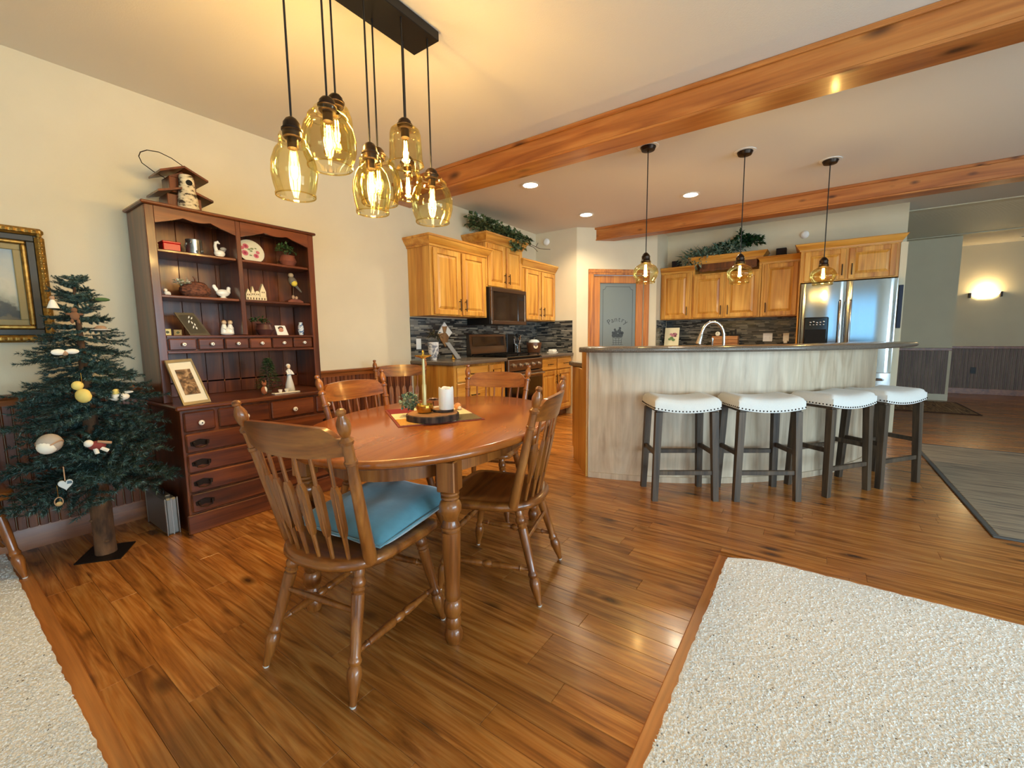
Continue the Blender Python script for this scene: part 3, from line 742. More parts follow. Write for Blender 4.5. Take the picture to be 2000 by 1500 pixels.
# refrigerator and its surround
T = TB(6.50)
upper(T, -.20, .722, .59, 1.775, 2.165, 'wide two-door oak cabinet above the refrigerator', [(-.155, .245, .215), (.275, .695, .305)], (.26, 6.8, 1.775), .085, 'oakx')
sgl(MB().box(-.2035, -.186, 6.46, YB-.002, 0, 1.773, .002), 'tall_panel', K['oak'], 'tall oak side panel left of the refrigerator', 'panel', (-.195, 6.78, 0))
K['fridge'] = flat('stainless_steel', srgb(168, 170, 172), .13, metal=1)
t = thing('refrigerator', 'stainless french-door refrigerator with black water dispenser', 'refrigerator', (.27, 6.74, 0))
T = TB(6.40)
MB(T).box(-.175, .715, -.66, -.035, .02, 1.755, .004).build('body', K['steeld'], t)
def fdoor(a, b, z0, z1):
    m = MB(T); n = 14; vs = []; fs = []
    for i in range(n+1):
        s_ = a+(b-a)*i/n; u = i/n*2-1; o = .003*(1-u*u) - .012*max(0, (abs(u)-.93)/.07)**2 + .030 + .0012*math.sin(u*5)
        vs += [(s_, o, z0), (s_, o, z1), (s_, -.03, z1), (s_, -.03, z0)]
    for i in range(n):
        for k in range(4): l = (k+1) % 4; fs.append([i*4+k, i*4+l, i*4+4+l, i*4+4+k])
    fs += [[0, 1, 2, 3], [n*4, n*4+1, n*4+2, n*4+3]]; return m.add(vs, fs)
def fhandle(s_, z0, z1):
    return MB(T).tube([(s_, .03, z1), (s_, .075, z1-.015), (s_, .088, z1-.06), (s_, .09, (z0+z1)/2), (s_, .088, z0+.06), (s_, .075, z0+.015), (s_, .03, z0)], .012, 10)
fl = fdoor(-.175, .262, .70, 1.750).build('door', K['fridge'], t); fhandle(.215, .92, 1.53).build('handle', K['steel'], fl)
frd = fdoor(.268, .715, .70, 1.750).build('door', K['fridge'], t); fhandle(.312, .92, 1.53).build('handle', K['steel'], frd)
fz = fdoor(-.175, .715, .05, .692).build('freezer_drawer', K['fridge'], t)
MB(T).tube([(-.11, .04, .62), (-.10, .085, .62), (.27, .10, .62), (.64, .085, .62), (.65, .04, .62)], .012, 10).build('handle', K['steel'], fz)
dp = MB(T).box(-.125, .118, .03, .052, .93, 1.345, .012).build('dispenser', K['blackgloss'], fl)
MB(T).box(-.105, .098, .052, .0545, .95, 1.20, .004).build('dispenser_recess', flat('matt_black', srgb(4, 4, 5), .9), dp)
m = MB(T)
for i in range(5):
    m.ball((-.06+.033*i, .053, 1.285+.006*math.sin(i*2)), (.010, .003, .008), 8, 5)
    m.ball((-.06+.033*i, .053, 1.255), (.008, .003, .006), 8, 5)
m.build('button', K['chrome'], dp)
# base units and worktop under the back run, mostly hidden by the island
base_cab('oak sink-wall base cabinet run below the dark backsplash', -1.975, -.21, [('p', -1.95, -1.54, .13, .85, -1.57), ('p', -1.51, -1.1, .13, .85, -1.13), ('p', -1.07, -.66, .13, .85, -1.04), ('p', -.63, -.23, .13, .85, -.6)], TB(YB-.60), .597, (-1.1, YB-.3, 0), mat='oakx')
worktop([(-1.978, YB-.002), (-1.978, YB-.64), (-.207, YB-.64), (-.207, YB-.002)], 'brown speckled worktop below the recipe card', (-1.1, YB-.3, .875))
# dark tall switch board on the wall end beside the refrigerator
sgl(MB().box(.737, .774, 6.482, 6.4985, 1.20, 1.68, .003), 'message_board', flat('navy_board', srgb(26, 34, 56), .6), 'narrow dark board on the wall end beside the refrigerator', 'board', (.755, 6.49, 1.2))

# ------------------------------------------------------------------ curved island with raised bar
IC = Vector((-2.035, 5.63)); IR = 2.546
def ip(r, a, z=0): t_ = math.radians(a); return (IC.x+r*math.cos(t_), IC.y+r*math.sin(t_), z)
A0, A1 = -77, -11
t = thing('kitchen_island', 'curved breakfast bar island clad in pale ash panelling', 'island', ip(IR-.3, -45))
def arc_slab(r0, r1, a0, a1, z0, z1, n=48):
    m = MB(); vs = []; fs = []
    for i in range(n+1):
        a = a0+(a1-a0)*i/n; vs += [ip(r0, a, z0), ip(r1, a, z0), ip(r1, a, z1), ip(r0, a, z1)]
    for i in range(n):
        for k in range(4): l = (k+1) % 4; fs.append([i*4+k, i*4+l, i*4+4+l, i*4+4+k])
    fs += [[0, 1, 2, 3], [n*4+k for k in range(4)]]; return m.add(vs, fs)
arc_slab(IR-.14, IR, A0, A1, .0, 1.029).build('front_panel', K['ash'], t, ang=50)
arc_slab(IR+.0004, IR+.012, A0, A1, .0, .045).build('base_strip', K['ash'], t, ang=50)
arc_slab(IR-.012, IR+.010, A0-.25, A0, .0, 1.029, 2).build('corner_strip', K['ash'], t)
arc_slab(IR-.012, IR+.010, A1, A1+.3, .0, 1.029, 2).build('corner_strip', K['ash'], t)
pA = Vector(ip(IR-.001, A0-.25)[:2]); pB = Vector((-1.872, 3.68)); nrm = (pB-pA).normalized(); nn = Vector((-nrm.y, nrm.x))
def TE(s_, o, z): p = pA+nrm*s_+nn*o; return (p.x, p.y, z)
LE = (pB-pA).length
MB(TE).prism([(0, 0), (LE-.075, 0), (LE-.075, .095), (LE, .10), (LE, .873), (.19, .873), (.19, 1.029), (0, 1.029)], .0, .02, 1).build('end_panel', K['oak'], t)
body = [ip(IR-.145, a)[:2] for a in range(-76, -10, 3)] + [ip(IR-.60, a)[:2] for a in range(-13, -70, -3)] + [(pB.x+.02, pB.y)]
MB().prism(body, .10, .873, 2).build('cabinet_body', K['oak'], t, smooth=False)
# lower worktop and the bar top
low = [ip(IR-.142, a)[:2] for a in range(-76, -10, 3)] + [ip(IR-.64, a)[:2] for a in range(-13, -72, -3)] + [(pB.x-.035, pB.y+.03), (pB.x-.055, pB.y-.01), (pB.x+.075, pB.y-.16)]
worktop(low, 'lower brown worktop on the kitchen side of the island', ip(IR-.3, -45, .875))
def bar_top():
    r0, r1, a0, a1 = IR-.20, IR+.284, -78.0, -7.5; z0, z1 = 1.0305, 1.068
    n = 60; pr = [(0, .008), (.003, .002), (.010, 0), (.028, 0), (.035, .002), (.038, .008)]
    m = MB(); vs = []; fs = []; prof = [(r0, z0), (r1-.014, z0), (r1-.004, z0+.006), (r1, z0+.019), (r1-.004, z1-.006), (r1-.014, z1), (r0, z1)]
    np_ = len(prof)
    angs = [a0+(a1-a0)*i/n for i in range(n+1)]
    for i, a in enumerate(angs):
        for r, z in prof:
            # round the two free ends
            e = min(i, n-i); k = 1-(1-min(1, e/4))**2 if e < 4 else 1
            rr = r0 + (r-r0)*(.80+.20*k); vs.append(ip(rr, a, z))
    for i in range(n):
        for k in range(np_): l = (k+1) % np_; fs.append([i*np_+k, i*np_+l, (i+1)*np_+l, (i+1)*np_+k])
    fs += [list(range(np_)), [n*np_+k for k in range(np_)]]; return m.add(vs, fs)
sgl(bar_top(), 'counter', K['stone'], 'curved brown stone bar top with rounded edge on the island', 'countertop', ip(IR, -45, 1.0305), ang=50)
# faucet and soap dispenser on the island worktop
fx, fy = -.63, 3.98
t = thing('faucet', 'tall gooseneck kitchen faucet in brushed nickel behind the bar', 'faucet', (fx, fy, .915))
MB().lathe([(0, .028), (.008, .028), (.012, .019), (.06, .018)], (fx, fy, .9152), None, 14).build('base', K['chrome'], t)
d = Vector((-.83, -.56, 0)).normalized()
pts = [Vector((fx, fy, .975)), Vector((fx, fy, 1.13))]; R = .095
for i in range(1, 13): a = PI*i/12*.93; pts.append(Vector((fx, fy, 1.13))+d*(R-R*math.cos(a))+Vector((0, 0, 1.35*R*math.sin(a))))
MB().tube(pts, .0125, 12).build('spout', K['chrome'], t)
e = pts[-1]; dv = (pts[-1]-pts[-2]).normalized()
MB().lathe([(0, .0135), (.01, .016), (.055, .021), (.085, .024), (.088, .018)], e, e+dv, 14).build('spray_head', K['chrome'], t)
sx, sy = -.72, 3.99
sgl(MB().lathe([(0, .018), (.01, .018), (.014, .010), (.17, .008), (.19, .011), (.205, .011), (.212, .004)], (sx, sy, .9152), None, 12), 'soap_dispenser', K['chrome'], 'slim metal soap dispenser pump beside the faucet', 'dispenser', (sx, sy, .9152))

# bar stools
def stool():
    t = thing('bar_stool', '', 'stool')
    hw, hd = .185, .125
    for sx_ in (-1, 1):
        for sy_ in (-1, 1):
            m = MB(); a, b = (sx_*.188, sy_*.128), (sx_*.208, sy_*.146); vs = []
            for (cx, cy), h, z in ((b, .019, 0), (a, .023, .625)):
                vs += [(cx-h, cy-h, z), (cx+h, cy-h, z), (cx+h, cy+h, z), (cx-h, cy+h, z)]
            m.add(vs, [(0,1,2,3), (4,5,6,7), (0,1,5,4), (1,2,6,5), (2,3,7,6), (3,0,4,7)]); m.build('leg', K['stoolw'], t, local=True, smooth=False)
    for sy_, z in ((-1, .20), (1, .28)):
        MB().box(-.182, .182, sy_*.142-.011, sy_*.142+.011, z-.016, z+.016, .003).build('stretcher', K['stoolw'], t, local=True)
    for sx_ in (-1, 1):
        MB().box(sx_*.200-.011, sx_*.200+.011, -.122, .122, .315, .347, .003).build('stretcher', K['stoolw'], t, local=True)
    MB().box(-.205, .205, -.145, .145, .6255, .645, .002).build('seat_rail', K['stoolw'], t, local=True)
    # saddle seat: dips along its width, soft rounded rim, scalloped lower edge
    nx, ny = 22, 14; W2, D2 = .232, .168; m = MB(); vs = []; fs = []
    def top(x, y): return .705 + .030*(x/W2)**2
    grid = {}
    for i in range(nx+1):
        for j in range(ny+1):
            u = -1+2*i/nx; v = -1+2*j/ny
            ex = math.copysign(abs(u)**.75, u); ey = math.copysign(abs(v)**.75, v)
            # squircle plan
            k = 1-.045*(ex*ex*ey*ey)
            x, y = ex*W2*k, ey*D2*k
            e = max(abs(u), abs(v)); drop = .032*max(0, (e-.72)/.28)**2.2
            grid[i, j] = len(vs); vs.append((x, y, top(x, y)+.012*(1-e*e)-drop))
    for i in range(nx):
        for j in range(ny): fs.append([grid[i, j], grid[i+1, j], grid[i+1, j+1], grid[i, j+1]])
    rim = [(i, 0) for i in range(nx)]+[(nx, j) for j in range(ny)]+[(i, ny) for i in range(nx, 0, -1)]+[(0, j) for j in range(ny, 0, -1)]
    low_ = []
    for i, j in rim:
        x, y, z = vs[grid[i, j]]; low_.append(len(vs)); vs.append((x*1.004, y*1.004, .622+.028*(x/W2)**2))
    n = len(rim)
    for k in range(n): l = (k+1) % n; fs.append([grid[rim[k]], grid[rim[l]], low_[l], low_[k]])
    fs.append(low_[::-1]); m.add(vs, fs); st_ = m.build('seat', K['linen'], t, local=True, ang=60)
    st = MB(); P = [Vector(vs[k]) for k in low_]; acc = 0; step = .0235; prev = P[0]
    for k in range(1, n+1):
        q = P[k % n]; Ls = (q-prev).length
        while acc < Ls:
            c = prev.lerp(q, acc/Ls if Ls else 0); st.ball((c.x, c.y, c.z+.011), .0055, 6, 4); acc += step
        acc -= Ls; prev = q
    st.build('nailheads', K['bronze'], st_, local=True, kind='stuff'); return t
st0 = stool()
SP = [((-.767, 3.159), 33.0, 'pale linen saddle bar stool nearest the dining table, first of four'),
      ((-.30, 3.46), 33.5, 'second bar stool from the dining table, pale saddle seat with nailheads'),
      ((.125, 3.905), 54, 'third bar stool from the dining table, pale saddle seat turned away'),
      ((.45, 4.325), 53.5, 'last bar stool at the far end, pale seat beside the grey rug')]
for i, ((x, y), a, lab) in enumerate(SP):
    o = st0 if i == 0 else copy_tree(st0); o.location = (x, y, 0); o.rotation_euler = (0, 0, math.radians(a)); tag(o, lab, 'stool', 'bar stools along the island')

# ------------------------------------------------------------------ lamps of the kitchen
def glass_jar(prof, c, ztop, seg=28): return MB().lathe(prof, (c[0], c[1], ztop), (c[0], c[1], ztop-1), seg, cap=False)
def bulb(x, y, zt, parent, L=.10, w=6):
    """tubular filament bulb hanging from zt"""
    b_ = MB().lathe([(0, .013), (.012, .014), (.03, .017), (L-.015, .017), (L-.004, .012), (L, .002)], (x, y, zt), (x, y, zt-1), 12).build('bulb', K['bulb'], parent)
    f = MB()
    for k in range(4):
        a = k*PI/2; f.tube([(x+.007*math.cos(a), y+.007*math.sin(a), zt-.018), (x+.010*math.cos(a+.5), y+.010*math.sin(a+.5), zt-L+.012)], .0022, 5)
    f.build('filament', K['filament'], b_); point('lamp_glow', (x, y, zt-L*.55), w, WARM, .02)
def bar_pendant(x, y, label, zb=1.597):
    t = thing('pendant_lamp', label, 'lamp', (x, y, zb), 0, 'pendants over the bar')
    MB().lathe([(0, .085), (.004, .085)], (x, y, CZ-.0048), None, 28).build('ceiling_ring', K['white'], t)
    MB().lathe([(0, .004), (.008, .012), (.012, .052), (.034, .062), (.038, .062)], (x, y, CZ-.045), None, 24).build('canopy', K['bronze'], t)
    MB().cyl((x, y, 1.84), (x, y, CZ-.044), .004, seg=8).build('cord', K['black'], t)
    MB().lathe([(0, .036), (.018, .039), (.024, .036), (.03, .034), (.05, .034), (.056, .036), (.07, .028), (.085, .016), (.09, .006)], (x, y, 1.760), None, 18).build('socket', K['bronze'], t)
    z = 1.775
    prof = [(0, .042), (.006, .044), (.012, .040), (.018, .042), (.026, .058), (.042, .082), (.065, .098), (.09, .104), (.115, .102), (.138, .092), (.155, .080), (.163, .078), (.169, .081), (.175, .080), (.178, .076)]
    prof = [(a*(z-zb)/.178, r) for a, r in prof]
    gs = glass_jar(prof, (x, y), z); gs.tube([(x+.076*math.cos(2*PI*q/28), y+.076*math.sin(2*PI*q/28), zb) for q in range(28)], .0024, 6, True)
    gs.build('glass_shade', K['glass'], t); bulb(x, y, 1.765, t, .12, 7.5)
bar_pendant(-1.208, 3.686, 'amber globe pendant nearest the big beam above the bar')
bar_pendant(-.572, 4.276, 'middle amber globe pendant above the bar')
bar_pendant(.027, 4.957, 'amber globe pendant in front of the refrigerator')
def can_light(x, y, label, w, on=True, r=.075, gl='canlight'):
    t = thing('recessed_light', label, 'light', (x, y, CZ-.003), 0, 'round recessed ceiling lights')
    m = MB().lathe([(0, r), (.0, r+.022), (.004, r+.02), (.006, r)], (x, y, CZ-.007), None, 28, cap=False); m.build('trim_ring', K['white'], t)
    MB().lathe([(0, r), (.004, r)], (x, y, CZ-.0048), None, 28).build('lens', K[gl] if on else K['steel'], t)
    if on: spot('recessed_glow', (x, y, CZ-.02), w, (1, .82, .56), 2.5, .8, .06)
can_light(-2.465, 3.846, 'lit recessed ceiling light beside the big beam', 72)
can_light(-2.477, 5.181, 'lit recessed ceiling light close to the pantry corner', 72)
can_light(-1.213, 5.183, 'lit recessed ceiling light between the first two bar pendants', 72)
can_light(2.75, 10.75, 'unlit recessed light in the hall ceiling', 0, False)
def detector(x, y, z, axis, label):
    d_ = {'y': (0, -1, 0), 'x': (1, 0, 0)}[axis]
    m = MB().lathe([(0, .05), (.012, .05), (.02, .044), (.034, .030), (.036, .02)], (x, y, z), (x+d_[0], y+d_[1], z), 20)
    return sgl(m, 'smoke_detector', K['white'], label, 'detector', (x, y, z))
detector(-3.36, 5.679, 2.56, 'y', 'small white round detector above the right end of the range wall')
detector(-.19, YB-.001, 2.47, 'y', 'small white round detector on the wall above the back cabinets')
# hall sconce and outlet
t = thing('wall_sconce', 'lit half-bowl wall sconce in the hall', 'lamp', (2.45, YF, 1.74))
m = MB(); vs = []; fs = []
for j, (r, z) in enumerate(((.08, 1.74), (.13, 1.765), (.17, 1.81), (.19, 1.855))):
    for i in range(13):
        a = PI+PI*i/12; vs.append((2.45+r*1.05*math.cos(a), YF-.012+r*.62*math.sin(a), z))
for j in range(3):
    for i in range(12): fs.append([j*13+i, j*13+i+1, j*13+14+i, j*13+13+i])
fs.append(list(range(13))); m.add(vs, fs); m.build('shade', emit('alabaster_glow', (1, .80, .48, 1), 1.6), t)
MB().box(2.24, 2.27, YF-.06, YF-.001, 1.76, 1.85, .004).build('bracket', K['bronze'], t); MB().box(2.63, 2.66, YF-.06, YF-.001, 1.76, 1.85, .004).build('bracket', K['bronze'], t)
point('sconce_glow', (2.45, YF-.10, 1.90), 5, (1, .78, .42), .05)
def outlet(T, s_, z, label, mat='white', wdt=.035, kind='outlet'):
    t = thing('wall_outlet', label, kind, T(s_, 0, z-.06))
    MB(T).box(s_-wdt, s_+wdt, .0005, .006, z-.058, z+.058, .002).build('plate', K[mat], t)
    m = MB(T); n = max(1, round(wdt*2/.07))
    for q in range(n):
        c = s_+(q-(n-1)/2)*.046
        if kind == 'switch': m.box(c-.005, c+.005, .006, .016, z-.012, z+.008, .001)
        else:
            for dz in (-.02, .02): m.box(c-.014, c+.014, .006, .0075, z+dz-.013, z+dz+.013, .002)
    m.build('socket_face' if kind != 'switch' else 'toggle', K[mat], t)
    return t
outlet(TL(W+.0085), 3.235, 1.09, 'white power outlet on the mosaic at the near end of the left counter')
outlet(TB(YB-.0085), -.555, 1.105, 'double white switch plate on the dark mosaic', wdt=.058, kind='switch')
t_ = outlet(TB(YB-.0085), -.335, 1.105, 'white outlet with plugged charger beside the refrigerator')
TT = TB(YB-.0085)
sgl(MB(TT).box(-.36, -.315, .0085, .05, 1.02, 1.065, .005), 'charger_plug', K['white'], 'small white charger block plugged in below the outlet', 'charger', TT(-.337, .02, 1.02))
outlet(TB(YF-.0095), 2.40, .44, 'dark outlet on the hall wainscot', 'black')
# ================================================================== DINING AREA
# ------------------------------------------------------------------ hutch
HX, UX, HB = -2.98, -3.20, -3.53            # base front, upper front, back
Y0, Y1 = .865, 1.885; ZT = .775
hu = thing('hutch', 'tall dark cherry hutch with open shelves and many small drawers', 'hutch', (-3.26, 1.375, 0))
MB().box(HB, HX-.012, Y0+.012, Y1-.012, .0, ZT-.028, .002).build('base_body', K['hutch'], hu)
MB().box(HB, HX+.016, Y0-.012, Y1+.012, ZT-.0275, ZT, .008).build('base_top', K['hutchy'], hu)
m = MB().box(HX-.0118, HX+.004, Y0, Y1, .0, .115, .004); m.build('plinth', K['hutchy'], hu)
TH = lambda s_, o, z: (HX-.0118+o, s_, z)
def knob(T, s_, z, o, parent, r=.016):
    k = MB(T).lathe([(0, .007), (.008, .007), (.012, r*.9), (.02, r), (.027, r*.75), (.029, r*.3)], (s_, o, z), (s_, o+1, z), 12).build('knob', K['porc'], parent)
    MB(T).lathe([(0, .0045), (.002, .004), (.003, .001)], (s_, o+.0285, z), (s_, o+1, z), 8).build('screw', K['bronze'], k) if r > .015 else None
    if r <= .015: MB(T).lathe([(0, .004), (.002, .003)], (s_, o+.0285, z), (s_, o+1, z), 8).build('screw', K['bronze'], k)
for a, b in ((Y0+.025, 1.05), (1.07, 1.37), (1.385, 1.685), (1.705, Y1-.025)):
    d = MB(TH).box(a, b, .0, .018, .618, .735, .007).build('drawer', K['hutchy'], hu); knob(TH, (a+b)/2, .668, .018, d)
def bail(T, s_, z, o, parent):
    m = MB(T).prism([(s_-.048, z-.012), (s_-.03, z-.018), (s_, z-.010), (s_+.03, z-.018), (s_+.048, z-.012), (s_+.05, z+.01), (s_+.025, z+.018), (s_, z+.024), (s_-.025, z+.018), (s_-.05, z+.01)], o, o+.003, 1)
    m.tube([(s_-.034, o+.004, z+.004), (s_-.034, o+.018, z), (s_-.03, o+.022, z-.018), (s_, o+.022, z-.024), (s_+.03, o+.022, z-.018), (s_+.034, o+.018, z), (s_+.034, o+.004, z+.004)], .0035, 6)
    for k in (-1, 1): m.ball((s_+k*.034, o+.012, z+.004), .007, 8, 6)
    m.build('bail_pull', K['bronze'], parent)
for i in range(4):
    z1_ = .605-.1215*i; d = MB(TH).box(Y0+.025, Y1-.025, .0, .018, z1_-.113, z1_, .007).build('drawer', K['hutchy'], hu)
    for s_ in (.957, 1.793): bail(TH, s_, z1_-.058, .018, d)
# upper part
ZU = 1.965
for a in (Y0, Y1-.022):
    MB().box(HB, UX-.018, a, a+.022, ZT+.001, ZU-.02, .002).build('side_panel', K['hutch'], hu)
for a, b in ((Y0, Y0+.045), (Y1-.045, Y1)): MB().box(UX-.0178, UX, a, b, ZT+.001, ZU-.02, .003).build('stile', K['hutch'], hu)
MB().box(UX-.0178, UX, 1.34, 1.37, 1.19, ZU-.02, .003).build('stile', K['hutch'], hu)
MB().box(HB+.02, UX-.018, 1.345, 1.365, 1.19, ZU-.025, .002).build('divider', K['hutch'], hu)
nb = 9; w = (Y1-Y0-.046)/nb
for i in range(nb): MB().box(HB, HB+.014, Y0+.0225+i*w+.001, Y0+.0225+(i+1)*w-.001, ZT+.001, ZU-.022, .002).build('back_board', K['hutch'], hu, smooth=False)
MB().box(HB-.005, UX+.016, Y0-.018, Y1+.018, ZU-.0195, ZU, .006).build('top_board', K['hutchy'], hu)
for z in (1.415, 1.685):
    for a, b in ((Y0+.0225, 1.3445), (1.3655, Y1-.0225)): MB().box(HB+.015, UX-.022, a, b, z, z+.018, .004).build('shelf', K['hutchy'], hu)
MB().box(HB+.015, UX-.002, Y0+.046, Y1-.046, 1.170, 1.187, .003).build('shelf', K['hutchy'], hu)
MB().box(HB+.015, UX-.002, Y0+.046, Y1-.046, 1.075, 1.090, .003).build('shelf', K['hutchy'], hu)
MB().box(HB+.02, UX-.03, Y0+.05, Y1-.05, 1.0905, 1.1695).build('drawer_case', K['hutch'], hu)
TU = lambda s_, o, z: (UX-.0298+o, s_, z); dw = (Y1-Y0-.10)/6
for i in range(6):
    a = Y0+.05+i*dw; d = MB(TU).box(a+.005, a+dw-.005, .0, .028, 1.095, 1.166, .006).build('drawer', K['hutchy'], hu); knob(TU, a+dw/2, 1.131, .028, d, .012)
# scalloped valance
def val(a, b):
    top = ZU-.021; n = 40; lo = []
    for i in range(n+1):
        t_ = i/n; u = abs(t_*2-1); base = top-.052-.055*u**3.0
        lo.append((a+(b-a)*t_, base - .016*abs(math.sin(t_*PI*3))**.7 + .012))
    return [(a, top)]+lo+[(b, top)]
for a, b in ((Y0+.0452, 1.3398), (1.3702, Y1-.0452)):
    m = MB(); m.prism(val(a, b), UX-.0178, UX-.0005, 0); m.build('valance', K['hutchy'], hu, smooth=False)

# ------------------------------------------------------------------ table
TC = Vector((-1.55, 1.55)); TA = math.atan2(.955, -.296); TZ = .748
ta = thing('dining_table', 'oval polished brown dining table on turned legs', 'table', (TC.x, TC.y, 0), TA)
SA, SB = .81, .56
def ring(k, n=72): return [((SA-k)*math.cos(2*PI*i/n), (SB-k)*math.sin(2*PI*i/n)) for i in range(n)]
K['mapletop'] = wood('table_top_maple', srgb(128, 64, 20), srgb(154, 82, 27), srgb(170, 98, 38), st=(.6, 9, 9), rough=.24, coat=.4, dist=.25, bump=.02, fine=.12)
def ell_slab(levels):
    m = MB(); n = 72; vs = []; fs = []
    for k, z in levels: vs += [(x, y, z) for x, y in ring(k, n)]
    for q in range(len(levels)-1):
        for i in range(n): j = (i+1) % n; fs.append([q*n+i, q*n+j, (q+1)*n+j, (q+1)*n+i])
    fs += [list(range(n))[::-1], [(len(levels)-1)*n+i for i in range(n)]]; return m.add(vs, fs)
ell_slab([(.03, TZ-.036), (.012, TZ-.034), (.003, TZ-.026), (0, TZ-.018), (.003, TZ-.008), (.010, TZ-.002), (.018, TZ)]).build('top', K['mapletop'], ta, local=True, ang=50)
# apron ring
m = MB(); n = 72; vs = []; fs = []
for k, z in ((.13, TZ-.0365), (.13, TZ-.115), (.15, TZ-.115), (.15, TZ-.0365)): vs += [(x, y, z) for x, y in ring(k, n)]
for q in range(4):
    for i in range(n): j = (i+1) % n; fs.append([q*n+i, q*n+j, ((q+1) % 4)*n+j, ((q+1) % 4)*n+i])
m.add(vs, fs).build('apron', K['maple'], ta, local=True, ang=50)
LP = [(0, .026), (.012, .031), (.04, .034), (.055, .030), (.063, .024), (.07, .028), (.085, .030), (.10, .028), (.108, .024), (.125, .033), (.15, .036), (.17, .033), (.18, .026), (.19, .030), (.20, .031), (.21, .030), (.235, .028), (.30, .031), (.43, .035), (.455, .035), (.457, .032), (.464, .032), (.466, .036), (.474, .036), (.476, .033), (.482, .033), (.50, .026), (.515, .030), (.535, .040), (.555, .042), (.572, .036), (.58, .028), (.586, .034), (.593, .034), (.598, .028), (.602, .035), (.61, .035), (.615, .029)]
for sx_ in (-1, 1):
    for sy_ in (-1, 1):
        cx, cy = sx_*.575, sy_*.33
        mm = MB().lathe([(z*.97, r) for z, r in LP], (cx, cy, 0), None, 20); mm.box(cx-.036, cx+.036, cy-.036, cy+.036, .596, TZ-.0365, .004)
        mm.build('leg', K['maple'], ta, local=True)

